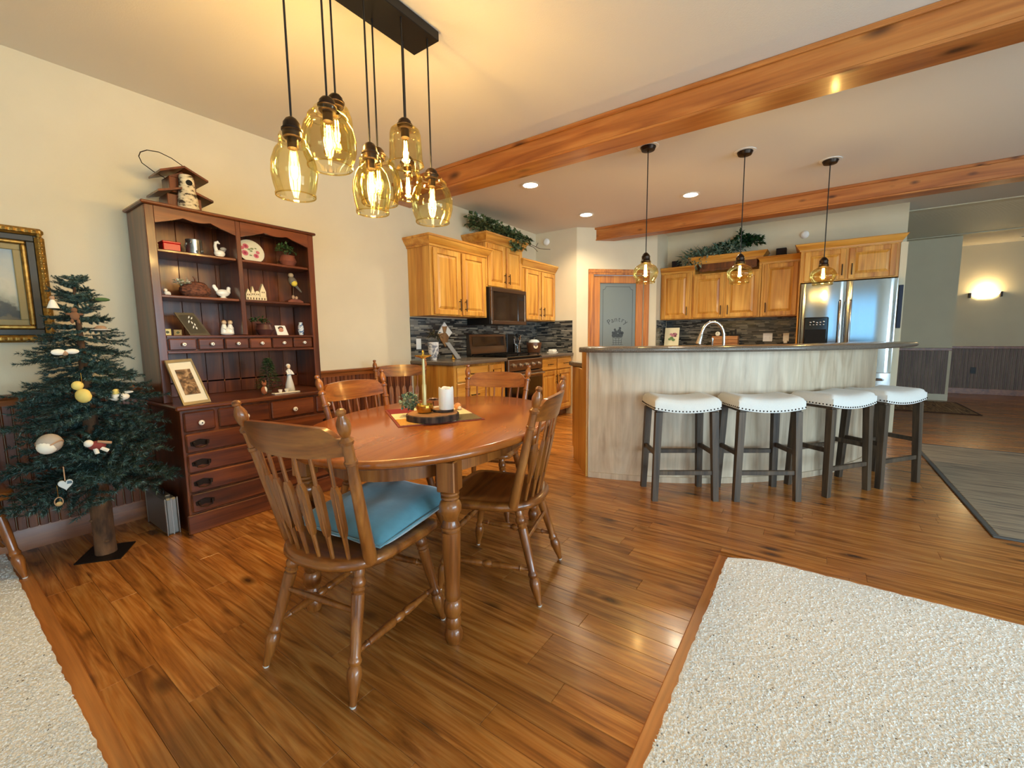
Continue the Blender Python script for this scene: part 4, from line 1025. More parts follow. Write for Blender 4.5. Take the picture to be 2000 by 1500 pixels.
# ------------------------------------------------------------------ chairs
def leg_prof(L): return [(0, .0105), (.02, .0125), (.055, .019), (.085, .024), (.105, .022), (.115, .016), (.122, .021), (.13, .022), (.138, .018), (.145, .0165), (L*.55, .0195), (L-.085, .0215), (L-.08, .018), (L-.072, .023), (L-.064, .018), (L-.058, .022), (L-.045, .024), (L-.03, .017), (L-.02, .019), (L, .017)]
def str_prof(L): 
    h = L/2
    return [(0, .008), (.03, .0095), (.045, .010), (.05, .0135), (.057, .010), (.065, .0115), (h-.035, .016), (h-.022, .010), (h-.014, .014), (h, .017), (h+.014, .014), (h+.022, .010), (h+.035, .016), (L-.065, .0115), (L-.057, .010), (L-.05, .0135), (L-.045, .010), (L-.03, .0095), (L, .008)]
def make_chair():
    t = thing('dining_chair', '', 'chair'); Z = .435; rear = (.205, -.255); front = (.225, .215)
    # seat outline, facing +y
    pl = []
    for i in range(25):
        a = PI+PI*i/24; pl.append((.225*math.copysign(abs(math.cos(a))**.80, math.cos(a)), -.02+.215*math.copysign(abs(math.sin(a))**.85, math.sin(a))))
    pl += [(.232, .06), (.236, .13), (.232, .185), (.215, .21), (.17, .222), (.06, .226), (-.06, .226), (-.17, .222), (-.215, .21), (-.232, .185), (-.236, .13), (-.232, .06)]
    m = MB(); n = len(pl); vs = []; fs = []
    def sc_(k): return [(x*(1-k/.23), (y)*(1-k/.22)) for x, y in pl]
    lev = [(.03, Z-.038), (.008, Z-.034), (.0, Z-.022), (.002, Z-.008), (.010, Z), (.045, Z-.002), (.09, Z-.012), (.16, Z-.014)]
    for k, z in lev: vs += [(x, y, z) for x, y in sc_(k)]
    for q in range(len(lev)-1):
        for i in range(n): j = (i+1) % n; fs.append([q*n+i, q*n+j, (q+1)*n+j, (q+1)*n+i])
    fs += [list(range(n))[::-1], [(len(lev)-1)*n+i for i in range(n)]]; m.add(vs, fs); m.build('seat', K['maplex'], t, local=True, ang=55)
    tops = {}
    for sx_ in (-1, 1):
        for (fx_, fy_), (ax, ay) in ((rear, (.150, -.145)), (front, (.165, .150))):
            p0 = Vector((sx_*fx_, fy_, .006)); p1 = Vector((sx_*ax, ay, Z-.036)); L = (p1-p0).length
            lg = MB().lathe(leg_prof(L), p0, p1, 14).build('leg', K['maple'], t, local=True)
            MB().lathe([(0, .009), (.006, .011), (.0063, .008)], (p0.x, p0.y, 0), None, 10).build('glide', K['porc'], lg, local=True)
            tops[(sx_, fy_ > 0)] = (p0, p1)
        # side stretcher between front and rear leg
        a0, a1 = tops[(sx_, False)]; b0, b1 = tops[(sx_, True)]
        q0 = a0.lerp(a1, .36); q1 = b0.lerp(b1, .36); L = (q1-q0).length; MB().lathe(str_prof(L), q0, q1, 12).build('stretcher', K['maple'], t, local=True)
    for fr, k in ((False, .66), (True, .62)):
        q0 = tops[(-1, fr)][0].lerp(tops[(-1, fr)][1], k); q1 = tops[(1, fr)][0].lerp(tops[(1, fr)][1], k); L = (q1-q0).length
        MB().lathe([(0, .008), (.05, .0095), (L*.5, .0115), (L-.05, .0095), (L, .008)] if not fr else str_prof(L), q0, q1, 12).build('stretcher', K['maple'], t, local=True)
    # back posts with urn finials
    PT = {}
    for sx_ in (-1, 1):
        p0 = Vector((sx_*.192, -.135, Z-.012)); p1 = Vector((sx_*.235, -.268, .955)); L = (p1-p0).length; PT[sx_] = (p0, p1, L)
        pr = [(0, .021), (.03, .0225), (.10, .021), (L-.185, .0165), (L-.182, .020), (L-.172, .020), (L-.169, .0165), (L-.115, .0165), (L-.112, .021), (L-.102, .022), (L-.098, .017), (L-.090, .012), (L-.083, .016), (L-.068, .020), (L-.05, .021), (L-.036, .017), (L-.026, .011), (L-.021, .010), (L-.017, .014), (L-.010, .015), (L-.003, .010), (L, .001)]
        MB().lathe(pr, p0, p1, 14).build('back_post', K['maple'], t, local=True)
    def bp_(sx_, d): p0, p1, L = PT[sx_]; return p0.lerp(p1, d/L)
    def crest(u, z):   # u -1..1 across, on a bow behind the posts
        d = (z-(Z-.012))/(.955-(Z-.012)); a = PT[-1][0].lerp(PT[-1][1], d); b = PT[1][0].lerp(PT[1][1], d)
        p = a.lerp(b, (u+1)/2); return Vector((p.x, p.y-.045*(1-u*u), z))
    m = MB(); vs = []; fs = []; n = 24
    for i in range(n+1):
        u = -1+2*i/n; uu = abs(u)
        zt_ = .902 - .016*uu**2
        if uu > .80: zt_ -= .026*min(1, (uu-.80)/.10)
        zl = .795 - .004*(1-uu**2) + .012*uu**3
        for z, o in ((zl, 0), (zt_, 0), (zt_, -.020), (zl, -.020)):
            p = crest(u*.985, z); vs.append((p.x, p.y+o+.010, p.z))
    for i in range(n):
        for k in range(4): l = (k+1) % 4; fs.append([i*4+k, i*4+l, i*4+4+l, i*4+4+k])
    fs += [[0, 1, 2, 3], [n*4+k for k in range(4)]]; m.add(vs, fs); m.build('crest_rail', K['maplex'], t, local=True)
    for i in range(6):
        u = -1+2*(i+1)/7; top_ = crest(u, .80); bx = .185*u; by = -.145-.052*(1-u*u)
        b = Vector((bx, by, Z-.008)); d = (top_-b); L = d.length; d.normalize()
        sp = MB().lathe([(0, .0065), (.095, .0085), (.10, .0085), (L*.70, .007), (L, .006)], b, top_, 8)
        # flat arrow paddle
        sd = Vector((1, 0, 0)); sd = (sd-d*sd.dot(d)).normalized(); nn_ = d.cross(sd)
        pts_ = [(.095, .009), (.125, .0165), (.235, .0175), (.255, .0175), (.28, .008)]; vs = []; fs = []
        for t0, w_ in pts_:
            c = b+d*t0
            for s1_, s2_ in ((-1, -1), (1, -1), (1, 1), (-1, 1)): vs.append(tuple(c+sd*w_*s1_+nn_*.0065*s2_))
        for q in range(len(pts_)-1):
            for k in range(4): l = (k+1) % 4; fs.append([q*4+k, q*4+l, q*4+4+l, q*4+4+k])
        fs += [[0, 1, 2, 3], [16, 17, 18, 19]]; sp.add(vs, fs); sp.build('spindle', K['maple'], t, local=True)
    return t
ch0 = make_chair()
def place(o, x, y, face, label):
    """x, y: centre between the rear feet; face: direction the sitter looks"""
    f = Vector(face).normalized(); rz = math.atan2(f.y, f.x)-PI/2
    o.location = (x+f.x*.255, y+f.y*.255, .010 if x < -3.4 else 0); o.rotation_euler = (0, 0, rz); tag(o, label, 'chair', 'arrow-back dining chairs')
place(ch0, -1.326, .664, (-.18, .98), 'arrow-back wooden dining chair carrying the teal cushion')
place(copy_tree(ch0), -.965, 1.66, (-.958, -.285), 'wooden dining chair at the table edge closest to the bar stools')
place(copy_tree(ch0), -2.262, 1.535, (.996, .088), 'wooden dining chair between the table and the hutch')
place(copy_tree(ch0), -1.855, 2.436, (.296, -.955), 'wooden dining chair at the table end facing away from the range')
place(copy_tree(ch0), -3.22, 2.70, (.70, -.60), 'spare wooden dining chair standing against the wainscot by the kitchen')
place(copy_tree(ch0), -3.56, .0, (1, 0), 'wooden chair at the left picture edge, only a turned leg showing')

# teal cushion
cu = MB(); n = 16; vs = []; fs = []; g = {}
for sgn in (1, -1):
    for i in range(n+1):
        for j in range(n+1):
            u, v = -1+2*i/n, -1+2*j/n
            k = 1-.05*(1-abs(u))*abs(v)**3-.05*(1-abs(v))*abs(u)**3
            x, y = u*.212*k, v*.212*k
            e = (1-u**4)*(1-v**4); h = .050*e**.55 + .006
            h -= .010*max(0, 1-((u)**2+(v)**2)*6)
            h += .004*math.sin(9*u+3*v)*e
            g[sgn, i, j] = len(vs); vs.append((x, y, .055+sgn*h*(1.0 if sgn > 0 else .95)))
for sgn in (1, -1):
    for i in range(n):
        for j in range(n): fs.append([g[sgn, i, j], g[sgn, i+1, j], g[sgn, i+1, j+1], g[sgn, i, j+1]])
rim = [(i, 0) for i in range(n)]+[(n, j) for j in range(n)]+[(i, n) for i in range(n, 0, -1)]+[(0, j) for j in range(n, 0, -1)]
for k in range(len(rim)): a, b = rim[k], rim[(k+1) % len(rim)]; fs.append([g[1, *a], g[1, *b], g[-1, *b], g[-1, *a]])
co = thing('seat_cushion', 'square teal velvet cushion lying on the nearest dining chair', 'cushion', (-1.360, 1.016, .436), math.radians(7))
Rm = Matrix.Rotation(math.radians(4), 4, 'X')
cu.add([tuple(Rm @ Vector(v)) for v in vs], fs); cu.v = [v+Vector((0, 0, .0)) for v in cu.v]
cu.build('cover', K['teal'], co, local=True, ang=70)
pp = MB(); pth = [Rm @ Vector(((-1+2*i/n)*.214, (-1+2*j/n)*.214, .055)) for i, j in rim]; pp.tube(pth, .004, 6, closed=True); pp.build('piping', K['teal'], co, local=True)

# ------------------------------------------------------------------ chandelier over the table
cx0_, cx1_, cy0_, cy1_ = -1.83, -1.645, .78, 1.715
ct = thing('chandelier', 'black bar chandelier with eight smoky glass jar shades on cords', 'chandelier', ((cx0_+cx1_)/2, (cy0_+cy1_)/2, CZ-.05))
MB().box(cx0_, cx1_, cy0_, cy1_, CZ-.048, CZ-.001, .003).build('canopy', K['black'], ct)
JAR = {
 'bell': (.165, [(0, .046), (.006, .049), (.012, .046), (.020, .050), (.032, .050), (.05, .066), (.085, .080), (.12, .083), (.155, .077), (.178, .070), (.184, .073), (.190, .070)]),
 'wide': (.215, [(0, .052), (.006, .055), (.014, .052), (.022, .072), (.030, .078), (.036, .074), (.06, .094), (.10, .106), (.14, .106), (.17, .097), (.192, .086), (.197, .089), (.202, .086)]),
 'cup': (.15, [(0, .03), (.004, .055), (.014, .068), (.03, .073), (.09, .077), (.135, .079), (.150, .083), (.156, .083)]),
 'small': (.14, [(0, .040), (.01, .052), (.04, .066), (.08, .070), (.11, .066), (.14, .058), (.145, .060), (.15, .058)])}
PD = [(-1.67, .926, 1.992, 1.702, 'bell', .078), (-1.67, 1.08, 2.130, 1.855, 'wide', .06), (-1.79, 1.20, 2.230, 1.975, 'small', .06), (-1.67, 1.28, 2.023, 1.718, 'bell', .078),
      (-1.79, 1.416, 2.079, 1.815, 'wide', .06), (-1.67, 1.488, 2.206, 1.989, 'cup', .055), (-1.79, 1.602, 2.10, 1.885, 'small', .06), (-1.68, 1.665, 2.030, 1.757, 'wide', .055)]
for x, y, zt, zb, kind, cap in PD:
    p = MB().cyl((x, y, zt-.004), (x, y, CZ-.047), .0042, seg=8).build('cord', K['black'], ct)
    MB().lathe([(0, .030), (.004, .034), (cap*.3, .034), (cap*.34, .038), (cap*.42, .038), (cap*.46, .032), (cap*.7, .030), (cap*.9, .020), (cap, .008)], (x, y, zt-cap), None, 18).build('socket', K['bronze'], p)
    w_, pr = JAR[kind]; Lg = pr[-1][0]; H = (zt-cap+.012)-zb
    gs = MB().lathe([(a*H/Lg, r) for a, r in pr], (x, y, zb+H), (x, y, zb), 32, cap=False)
    gs.tube([(x+pr[-1][1]*math.cos(2*PI*q/32), y+pr[-1][1]*math.sin(2*PI*q/32), zb) for q in range(32)], .0026, 6, True)
    gs.build('glass_shade', K['glass'], p)
    MB().lathe([(0, .020), (.04, .020)], (x, y, zt-cap-.036), None, 12).build('bulb_holder', K['bronze'], p)
    bulb(x, y, zt-cap-.035, p, min(.115, H*.62), 6.4)
# ================================================================== SMALL THINGS
def ray(u, v): return fw + rt*((u-1000)/F_PX) - up*((v-750)/F_PX)
def at_z(u, v, z): d = ray(u, v); t_ = (z-CAM_H)/d.z; return Vector((0, 0, CAM_H))+d*t_
def at_x(u, v, x): d = ray(u, v); t_ = x/d.x; return Vector((0, 0, CAM_H))+d*t_
def F(name, rgb, rough=.6, **k):
    if name not in K: K[name] = flat(name, srgb(*rgb), rough, **k)
    return K[name]
def foliage(m, c, rad, n, L, w, rnd, dome=True):
    for _ in range(n):
        d = Vector((rnd.gauss(0, 1), rnd.gauss(0, 1), rnd.gauss(0, 1))).normalized()
        if dome: d.z = abs(d.z)*.9-.15
        k = rnd.uniform(.25, 1); p = Vector(c)+Vector((d.x*rad[0], d.y*rad[1], d.z*rad[2]))*k
        dd = (d+Vector((rnd.uniform(-.8, .8), rnd.uniform(-.8, .8), rnd.uniform(-.7, .5)))).normalized(); s_ = rnd.uniform(.7, 1.25)
        m.leaf(p, dd, (rnd.uniform(-.4, .4), rnd.uniform(-.4, .4), 1), L*s_, w*s_)
rnd = random.Random(11)

# ------------------------------------------------------------------ rugs
def rug(name, x0, x1, y0, y1, mat, edge, label):
    t = thing(name, label, 'rug', ((x0+x1)/2, (y0+y1)/2, 0))
    MB().box(x0+.03, x1-.03, y0+.03, y1-.03, .0005, .010, .003).build('field', mat, t)
    m = MB().box(x0, x1, y0, y0+.03, .0005, .011, .004).box(x0, x1, y1-.03, y1, .0005, .011, .004).box(x0, x0+.03, y0+.03, y1-.03, .0005, .011, .004).box(x1-.03, x1, y0+.03, y1-.03, .0005, .011, .004)
    m.build('binding', edge, t)
K['rugg'] = ramp_noise('grey_striped_weave', [(.32, srgb(94, 86, 78)), (.45, srgb(140, 126, 108)), (.55, srgb(164, 150, 126)), (.68, srgb(108, 100, 92))], 1, .95, st=(2.2, 42, 1), bump=.6, detail=6, world=True)
rug('striped_rug', .87, 3.3, 3.41, 5.95, K['rugg'], F('rug_binding', (84, 84, 82), .9), 'grey and tan striped area rug beside the last bar stool')
K['rugs'] = ramp_noise('tan_striped_weave', [(.36, srgb(70, 50, 38)), (.46, srgb(150, 118, 84)), (.54, srgb(104, 76, 52)), (.66, srgb(176, 146, 108))], 1, .95, st=(30, 2, 1), bump=.5, world=True)
rug('hall_rug', .98, 1.93, 8.42, 9.75, K['rugs'], F('hall_binding', (60, 42, 34), .9), 'small brown striped rug on the hall floor')

# ------------------------------------------------------------------ gilt framed painting
t = thing('framed_painting', 'landscape painting in an ornate gilt frame on the left wall', 'painting', (W+.03, .08, 1.155))
def frame_band(y0, y1, z0, z1, w, x0, x1, c):
    m = MB()
    m.box(x0, x1, y0, y1, z0, z0+w, c).box(x0, x1, y0, y1, z1-w, z1, c).box(x0, x1, y0, y0+w, z0+w, z1-w, c).box(x0, x1, y1-w, y1, z0+w, z1-w, c); return m
gilt = F('antique_gilt', (150, 112, 48), .38, metal=.7, noise=.35, nscale=60)
ya, yb, za, zb = -.42, .495, 1.155, 1.772
fo = frame_band(ya, yb, za, zb, .038, W+.002, W+.05, .012).build('outer_moulding', gilt, t)
m = MB()
for z in (za+.019, zb-.019):
    y = ya+.02
    while y < yb-.01: m.ball((W+.050, y, z), (.008, .014, .011), 6, 4); y += .027
z = za+.04
while z < zb-.03: m.ball((W+.050, yb-.019, z), (.008, .011, .014), 6, 4); m.ball((W+.050, ya+.019, z), (.008, .011, .014), 6, 4); z += .027
m.build('carving', gilt, fo, kind='stuff')
frame_band(ya+.038, yb-.038, za+.038, zb-.038, .034, W+.002, W+.034, .004).build('dark_band', F('dark_olive_band', (42, 38, 26), .5), t)
frame_band(ya+.072, yb-.072, za+.072, zb-.072, .02, W+.002, W+.040, .006).build('inner_moulding', gilt, t)
frame_band(ya+.092, yb-.092, za+.092, zb-.092, .030, W+.002, W+.024, .003).build('liner', F('linen_liner', (150, 132, 88), .7), t)
mp_, nt, b_ = mat0('landscape_canvas'); N = nt.nodes.new; Lk = nt.links.new
tc = N('ShaderNodeTexCoord'); sx = N('ShaderNodeSeparateXYZ'); Lk(tc.outputs['Object'], sx.inputs[0])
nz = N('ShaderNodeTexNoise'); nz.inputs['Scale'].default_value = 11; nz.inputs['Detail'].default_value = 6; Lk(tc.outputs['Object'], nz.inputs['Vector'])
ma = N('ShaderNodeMath'); ma.operation = 'MULTIPLY_ADD'; ma.inputs[1].default_value = .22; Lk(nz.outputs['Fac'], ma.inputs[0]); Lk(sx.outputs['Z'], ma.inputs[2])
rp = N('ShaderNodeValToRGB'); e = rp.color_ramp.elements; e[0].position = .15; e[0].color = srgb(106, 88, 44); e[1].position = .95; e[1].color = srgb(142, 154, 158)
for p_, c in ((.30, srgb(96, 80, 40)), (.335, srgb(52, 46, 26)), (.40, srgb(64, 58, 34)), (.44, srgb(150, 146, 122)), (.60, srgb(182, 176, 154))): k = e.new(p_); k.color = c
mr = N('ShaderNodeMapRange'); mr.inputs[1].default_value = .10; mr.inputs[2].default_value = .62; Lk(ma.outputs[0], mr.inputs[0]); Lk(mr.outputs[0], rp.inputs[0]); Lk(rp.outputs[0], b_.inputs['Base Color']); b_.inputs['Roughness'].default_value = .5
MB().box(W+.002, W+.012, ya+.12, yb-.12, za+.12, zb-.12).build('canvas', mp_, t)

# ------------------------------------------------------------------ artificial tree
tx, ty = -3.116, .524
t = thing('christmas_tree', 'slim artificial fir tree with sparse branches on a bare trunk', 'tree', (tx, ty, 0))
MB().prism([(tx+.155*math.cos(a), ty+.135*math.sin(a)) for a in (.0+.2, PI/2+.2, PI+.2, 1.5*PI+.2)], .0, .006, 2).build('base_plate', K['black'], t, smooth=False)
m = MB().lathe([(0, .047), (.1, .044), (.25, .046), (.40, .040), (.7, .032), (1.1, .016), (1.45, .005), (1.49, .002)], (tx, ty, .0062), None, 12)
for k in range(7): m.ball((tx+.042*math.cos(k*2.4), ty+.042*math.sin(k*2.4), .08+.06*k), (.012, .012, .010), 6, 4)
m.build('trunk', ramp_noise('tree_bark', [(.3, srgb(58, 38, 24)), (.7, srgb(118, 82, 52))], 30, .9, st=(1, 1, .3), bump=.6), t)
K['needle'] = island_color('fir_needles', [srgb(20, 46, 38), srgb(30, 62, 52), srgb(15, 34, 28), srgb(46, 80, 72), srgb(26, 52, 44), srgb(88, 118, 118)], .65)
def branch_mesh(seed):
    r = random.Random(seed); m = MB(); L = .36
    def stem(p0, d, l, rr):
        pts = [p0+d*l*i/5+Vector((0, 0, -.10*l*(i/5)**2+.12*l*(i/5)**3)) for i in range(6)]
        m.m = 0; m.tube(pts, [rr*(1-.12*i) for i in range(6)], 4); m.m = 1
        for i in range(int(l*760)):
            k = r.uniform(.10, 1.02)*5; a = pts[min(5, int(k))]; b = pts[min(5, int(k)+1)]; p = a.lerp(b, k-int(k))
            ang = r.uniform(0, 2*PI); sd = Vector((0, math.cos(ang), math.sin(ang))); q = (d*r.uniform(.35, .9)+sd*.8).normalized(); ln = r.uniform(.022, .034); w_ = d.cross(q).normalized()*.0024
            m.add([tuple(p-w_), tuple(p+w_), tuple(p+q*ln)], [(0, 1, 2)])
    stem(Vector((0, 0, 0)), Vector((1, 0, 0)), L, .0035)
    for k in range(7):
        f = .22+.11*k; sgn = 1 if k % 2 else -1
        stem(Vector((L*f, 0, -.02*f)), Vector((.75, sgn*.62, r.uniform(-.12, .22))).normalized(), L*(.50-.34*f+.1), .0022)
    return m
bms = []
for sd in range(4): bms.append(branch_mesh(sd).build('branch', [K['twig'], K['needle']], t, local=True, smooth=False))
z = .40; cnt = 0; lv = 0
while z < 1.47:
    f = (z-.40)/1.10; R = .335-.12*f if f < .42 else .285-.235*(f-.42)/.58; R -= .05*(lv % 2)*(1-f); nb_ = max(6, int(9-3*f)); off = rnd.uniform(0, 6)
    for k in range(nb_):
        a = off+2*PI*k/nb_+rnd.uniform(-.25, .25); Lb = R*rnd.uniform(.72, 1.12)
        xw = tx+math.cos(a)*Lb
        if xw < W+.03: Lb *= .8
        src = bms[cnt % 4]
        if cnt < 4: o = bms[cnt]
        else: o = src.copy(); COL.objects.link(o); o.parent = t
        o.location = (0, 0, z+rnd.uniform(-.02, .02)); s_ = Lb/.36; o.scale = (s_, max(s_, .62-.25*f), max(s_, .62-.25*f))
        o.rotation_euler = (rnd.uniform(-.4, .4), rnd.uniform(.02, .24)-2.6*max(0, f-.70), a); cnt += 1
    z += .050-.020*f; lv += 1
# ornaments, hung on the outer branches
def orn(name, label, u, v, x, build_):
    p = at_x(u, v, x); t = thing(name, label, 'ornament', p, 0, 'ornaments on the fir tree'); build_(t, p); return t
def hook(t, p, h=.05): MB().tube([p+Vector((0, 0, .0)), p+Vector((.003, 0, h*.6)), p+Vector((0, 0, h))], .0012, 5).build('hanger', K['brass'], t)
yel = F('felt_yellow', (226, 202, 112), .9); wht = F('felt_white', (232, 228, 214), .9); tan = F('felt_tan', (168, 134, 104), .9); red = F('felt_red', (128, 52, 48), .9); gry = F('frosted_grey', (170, 160, 148), .7)
def o_bird(t, p):
    Mx = Euler((0, .5, .6)).to_matrix()
    MB().ball(p, (.036, .024, .034), M=Mx).build('body', yel, t); MB().ball(p+Vector((-.012, -.014, .05)), .022).build('head', yel, t)
    MB().ball(p+Vector((.012, .02, .008)), (.012, .022, .010), 10, 6).build('wing', F('dark_stripe', (60, 50, 36), .8), t); hook(t, p+Vector((0, 0, .06)))
orn('bird_ornament', 'yellow felt bird ornament hanging near the middle of the fir tree', 163, 773, -2.86, o_bird)
def o_duck(t, p):
    MB().ball(p, (.028, .042, .022)).build('body', wht, t); MB().ball(p+Vector((.004, -.012, .026)), .017).build('head', yel, t)
    MB().ball(p+Vector((.006, .032, .022)), (.010, .026, .007), 10, 6).build('wing', wht, t)
orn('duck_ornament', 'white and yellow duck ornament on the right side of the fir tree', 233, 775, -2.93, o_duck)
def o_ball(t, p):
    MB().ball(p, .044, 18, 12).build('ball', gry, t); MB().ball(p+Vector((.012, -.01, -.012)), (.036, .036, .034), 14, 8).build('face_patch', wht, t); MB().tube([p+Vector((.043*math.cos(a), .043*math.sin(a), .012*math.sin(a*2))) for a in [i*PI/8 for i in range(16)]], .004, 5, True).build('ribbon', tan, t)
orn('ball_ornament', 'large greyish ball ornament low on the left of the fir tree', 97, 866, -2.83, o_ball)
def o_elf(t, p):
    MB().ball(p, (.020, .034, .024)).build('coat', red, t); MB().ball(p+Vector((.004, -.03, .016)), .018).build('head', wht, t)
    MB().tube([p+Vector((.01, .01, -.012)), p+Vector((.012, .035, -.032))], .009, 7).build('leg', wht, t); MB().tube([p+Vector((.01, -.01, -.012)), p+Vector((.012, -.005, -.038))], .009, 7).build('leg', wht, t)
    MB().tube([p+Vector((.01, .0, .02)), p+Vector((.014, .05, .006))], .007, 6).build('arm', tan, t)
orn('doll_ornament', 'small doll ornament in a red coat on the lower fir branches', 190, 870, -2.84, o_elf)
def o_heart(t, p):
    pl = []
    for i in range(24):
        a = 2*PI*i/24; pl.append((p.y+.0022*16*math.sin(a)**3*.72, p.z+.0018*(13*math.cos(a)-5*math.cos(2*a)-2*math.cos(3*a)-math.cos(4*a))))
    MB().prism(pl, p.x-.006, p.x+.006, 0, .002).build('heart', F('pale_blue_enamel', (196, 206, 208), .4), t)
    MB().prism([(p.y+.004, p.z+.002), (p.y+.022, p.z+.002), (p.y+.02, p.z+.014), (p.y+.006, p.z+.016)], p.x+.0062, p.x+.0072, 0).build('patch', F('slate_blue', (70, 96, 112), .5), t)
    MB().box(p.x-.001, p.x+.001, p.y-.002, p.y+.002, p.z+.018, p.z+.085).build('hanger', tan, t)
orn('heart_ornament', 'pale heart ornament dangling on a ribbon below the fir tree', 128, 946, -2.84, o_heart)
def o_hoop(t, p):
    MB().tube([p+Vector((0, .014*math.cos(a), .020*math.sin(a))) for a in [i*PI/10 for i in range(20)]], .0022, 6, True).build('hoop', tan, t); MB().ball(p+Vector((0, 0, -.010)), (.010, .012, .010), 10, 6).build('nest', F('straw', (190, 164, 112), .9), t)
    hook(t, p+Vector((0, 0, .02)), .06)
orn('hoop_ornament', 'tiny straw nest in a hoop, lowest ornament on the fir tree', 115, 980, -2.86, o_hoop)
def o_angel(t, p):
    MB().lathe([(0, .022), (.03, .012), (.04, .006)], p, None, 10).build('dress', wht, t); MB().ball(p+Vector((0, 0, .048)), .010, 10, 6).build('head', tan, t)
orn('angel_ornament', 'small white angel ornament high on the left of the fir tree', 104, 602, -2.95, o_angel)
def o_ginger(t, p):
    m = MB().ball(p, (.010, .018, .022), 10, 6); m.ball(p+Vector((0, 0, .028)), .012, 10, 6)
    for a in (-1, 1): m.ball(p+Vector((0, a*.020, .008)), (.007, .012, .006), 8, 5); m.ball(p+Vector((0, a*.011, -.026)), (.007, .007, .012), 8, 5)
    m.build('figure', F('ginger_brown', (120, 84, 58), .9), t)
orn('figure_ornament', 'little brown gingerbread figure near the top of the fir tree', 146, 617, -2.95, o_ginger)
def o_bow(t, p):
    MB().ball(p+Vector((0, -.022, .006)), (.012, .026, .015), 10, 6).build('loop', wht, t); MB().ball(p+Vector((0, .024, .008)), (.012, .026, .013), 10, 6).build('loop', wht, t); MB().ball(p, .012, 8, 6).build('knot', tan, t)
orn('bow_ornament', 'crumpled white bow ornament on the upper left fir branches', 127, 690, -2.90, o_bow)
def o_plate(t, p):
    MB().lathe([(0, .01), (.004, .038), (.006, .040), (.008, .038), (.006, .01)], p, None, 18).build('plate', wht, t); MB().ball(p+Vector((0, 0, .014)), (.022, .024, .012), 10, 6, j=.12).build('nest', tan, t)
orn('plate_ornament', 'tiny white rimmed dish with a nest on the upper right fir branches', 197, 646, -2.98, o_plate)
def o_berry(t, p):
    MB().ball(p, .017).build('bauble', F('copper_bauble', (150, 84, 54), .3, metal=.5), t); hook(t, p+Vector((0, 0, .015)), .05)
orn('bauble_ornament', 'small copper bauble on the right edge of the fir tree', 258, 757, -3.02, o_berry)
def o_leaf(t, p):
    MB().ball(p, (.010, .030, .010), 12, 6).build('leaf', F('felt_green', (70, 96, 52), .9), t)
orn('leaf_ornament', 'green felt leaf sticking out at the top right of the fir tree', 200, 585, -3.0, o_leaf)

# ------------------------------------------------------------------ silver case beside the hutch
t = thing('metal_case', 'small silver aluminium case on the floor beside the hutch', 'case', (-3.255, .820, 0))
sil = F('aluminium', (176, 176, 172), .32, metal=.9)
MB().box(-3.435, -3.075, .788, .850, .002, .225, .010).build('shell', F('case_panel', (142, 142, 138), .4, metal=.7), t)
m = MB()
for x in (-3.435, -3.079): 
    for y in (.787, .846): m.box(x-.002, x+.006, y-.001, y+.006, .001, .226, .002)
m.box(-3.436, -3.074, .815, .823, .001, .2265, .001); m.build('edge_rail', sil, t)
MB().tube([(-3.31, .819, .226), (-3.31, .819, .245), (-3.30, .819, .252), (-3.21, .819, .252), (-3.20, .819, .245), (-3.20, .819, .226)], .006, 8).build('handle', K['black'], t)
for x in (-3.37, -3.14): MB().box(x-.012, x+.012, .806, .832, .2255, .234, .003).build('latch', sil, t)

# ------------------------------------------------------------------ birdhouse on the hutch
bh = thing('birdhouse', 'rustic two-tier wooden birdhouse with birch front and wire handle', 'birdhouse', (-3.36, 1.10, ZU))
dk = K['hutch']; zb_ = ZU+.0005
th = .12
bp_ = []
for (n_, x0, x1, y0, y1, z0, z1) in (('lower_box', -3.44, -3.29, 1.01, 1.19, zb_, zb_+.092), ('upper_box', -3.43, -3.30, 1.03, 1.17, zb_+.108, zb_+.20)):
    MB().box(x0, x1, y0, y1, z0, z1, .003).build(n_, dk, bh)
def gable(y0, y1, zc, drop, x0, x1, name):
    yc = (y0+y1)/2
    for a, b in ((y0, yc), (yc, y1)):
        m = MB(); za_, zb2 = (zc-drop, zc) if a == y0 else (zc, zc-drop)
        m.add([(x0, a, za_), (x1, a, za_), (x1, b, zb2), (x0, b, zb2), (x0, a, za_+.012), (x1, a, za_+.012), (x1, b, zb2+.012), (x0, b, zb2+.012)], [(0, 1, 2, 3), (4, 5, 6, 7), (0, 1, 5, 4), (1, 2, 6, 5), (2, 3, 7, 6), (3, 0, 4, 7)]); m.build(name, dk, bh, smooth=False)
gable(.955, 1.245, zb_+.13, .05, -3.465, -3.25, 'lower_roof'); gable(.975, 1.225, zb_+.255, .055, -3.465, -3.25, 'upper_roof')
MB().prism([(1.03, zb_+.20), (1.17, zb_+.20), (1.10, zb_+.24)], -3.43, -3.30, 0).build('gable', dk, bh, smooth=False)
birch = ramp_noise('birch_bark', [(.40, srgb(60, 48, 38)), (.47, srgb(196, 182, 152)), (.7, srgb(226, 214, 186))], 22, .85, st=(1, 1, 2.2), bump=.4)
MB().lathe([(0, .052), (.02, .056), (.08, .052), (.13, .042), (.19, .040), (.215, .036)], (-3.275, 1.112, zb_), None, 14).build('birch_log', birch, bh)
MB().cyl((-3.237, 1.112, zb_+.165), (-3.230, 1.112, zb_+.165), .017, seg=14).build('entrance_hole', F('hole_black', (10, 8, 6), .9), bh)
MB().tube([at_x(u, v, -3.37) for u, v in ((330, 352), (300, 335), (277, 318), (271, 305), (274, 297), (287, 293), (310, 297), (335, 309), (355, 323), (366, 334))], .0028, 6).build('wire_handle', K['bronze'], bh)

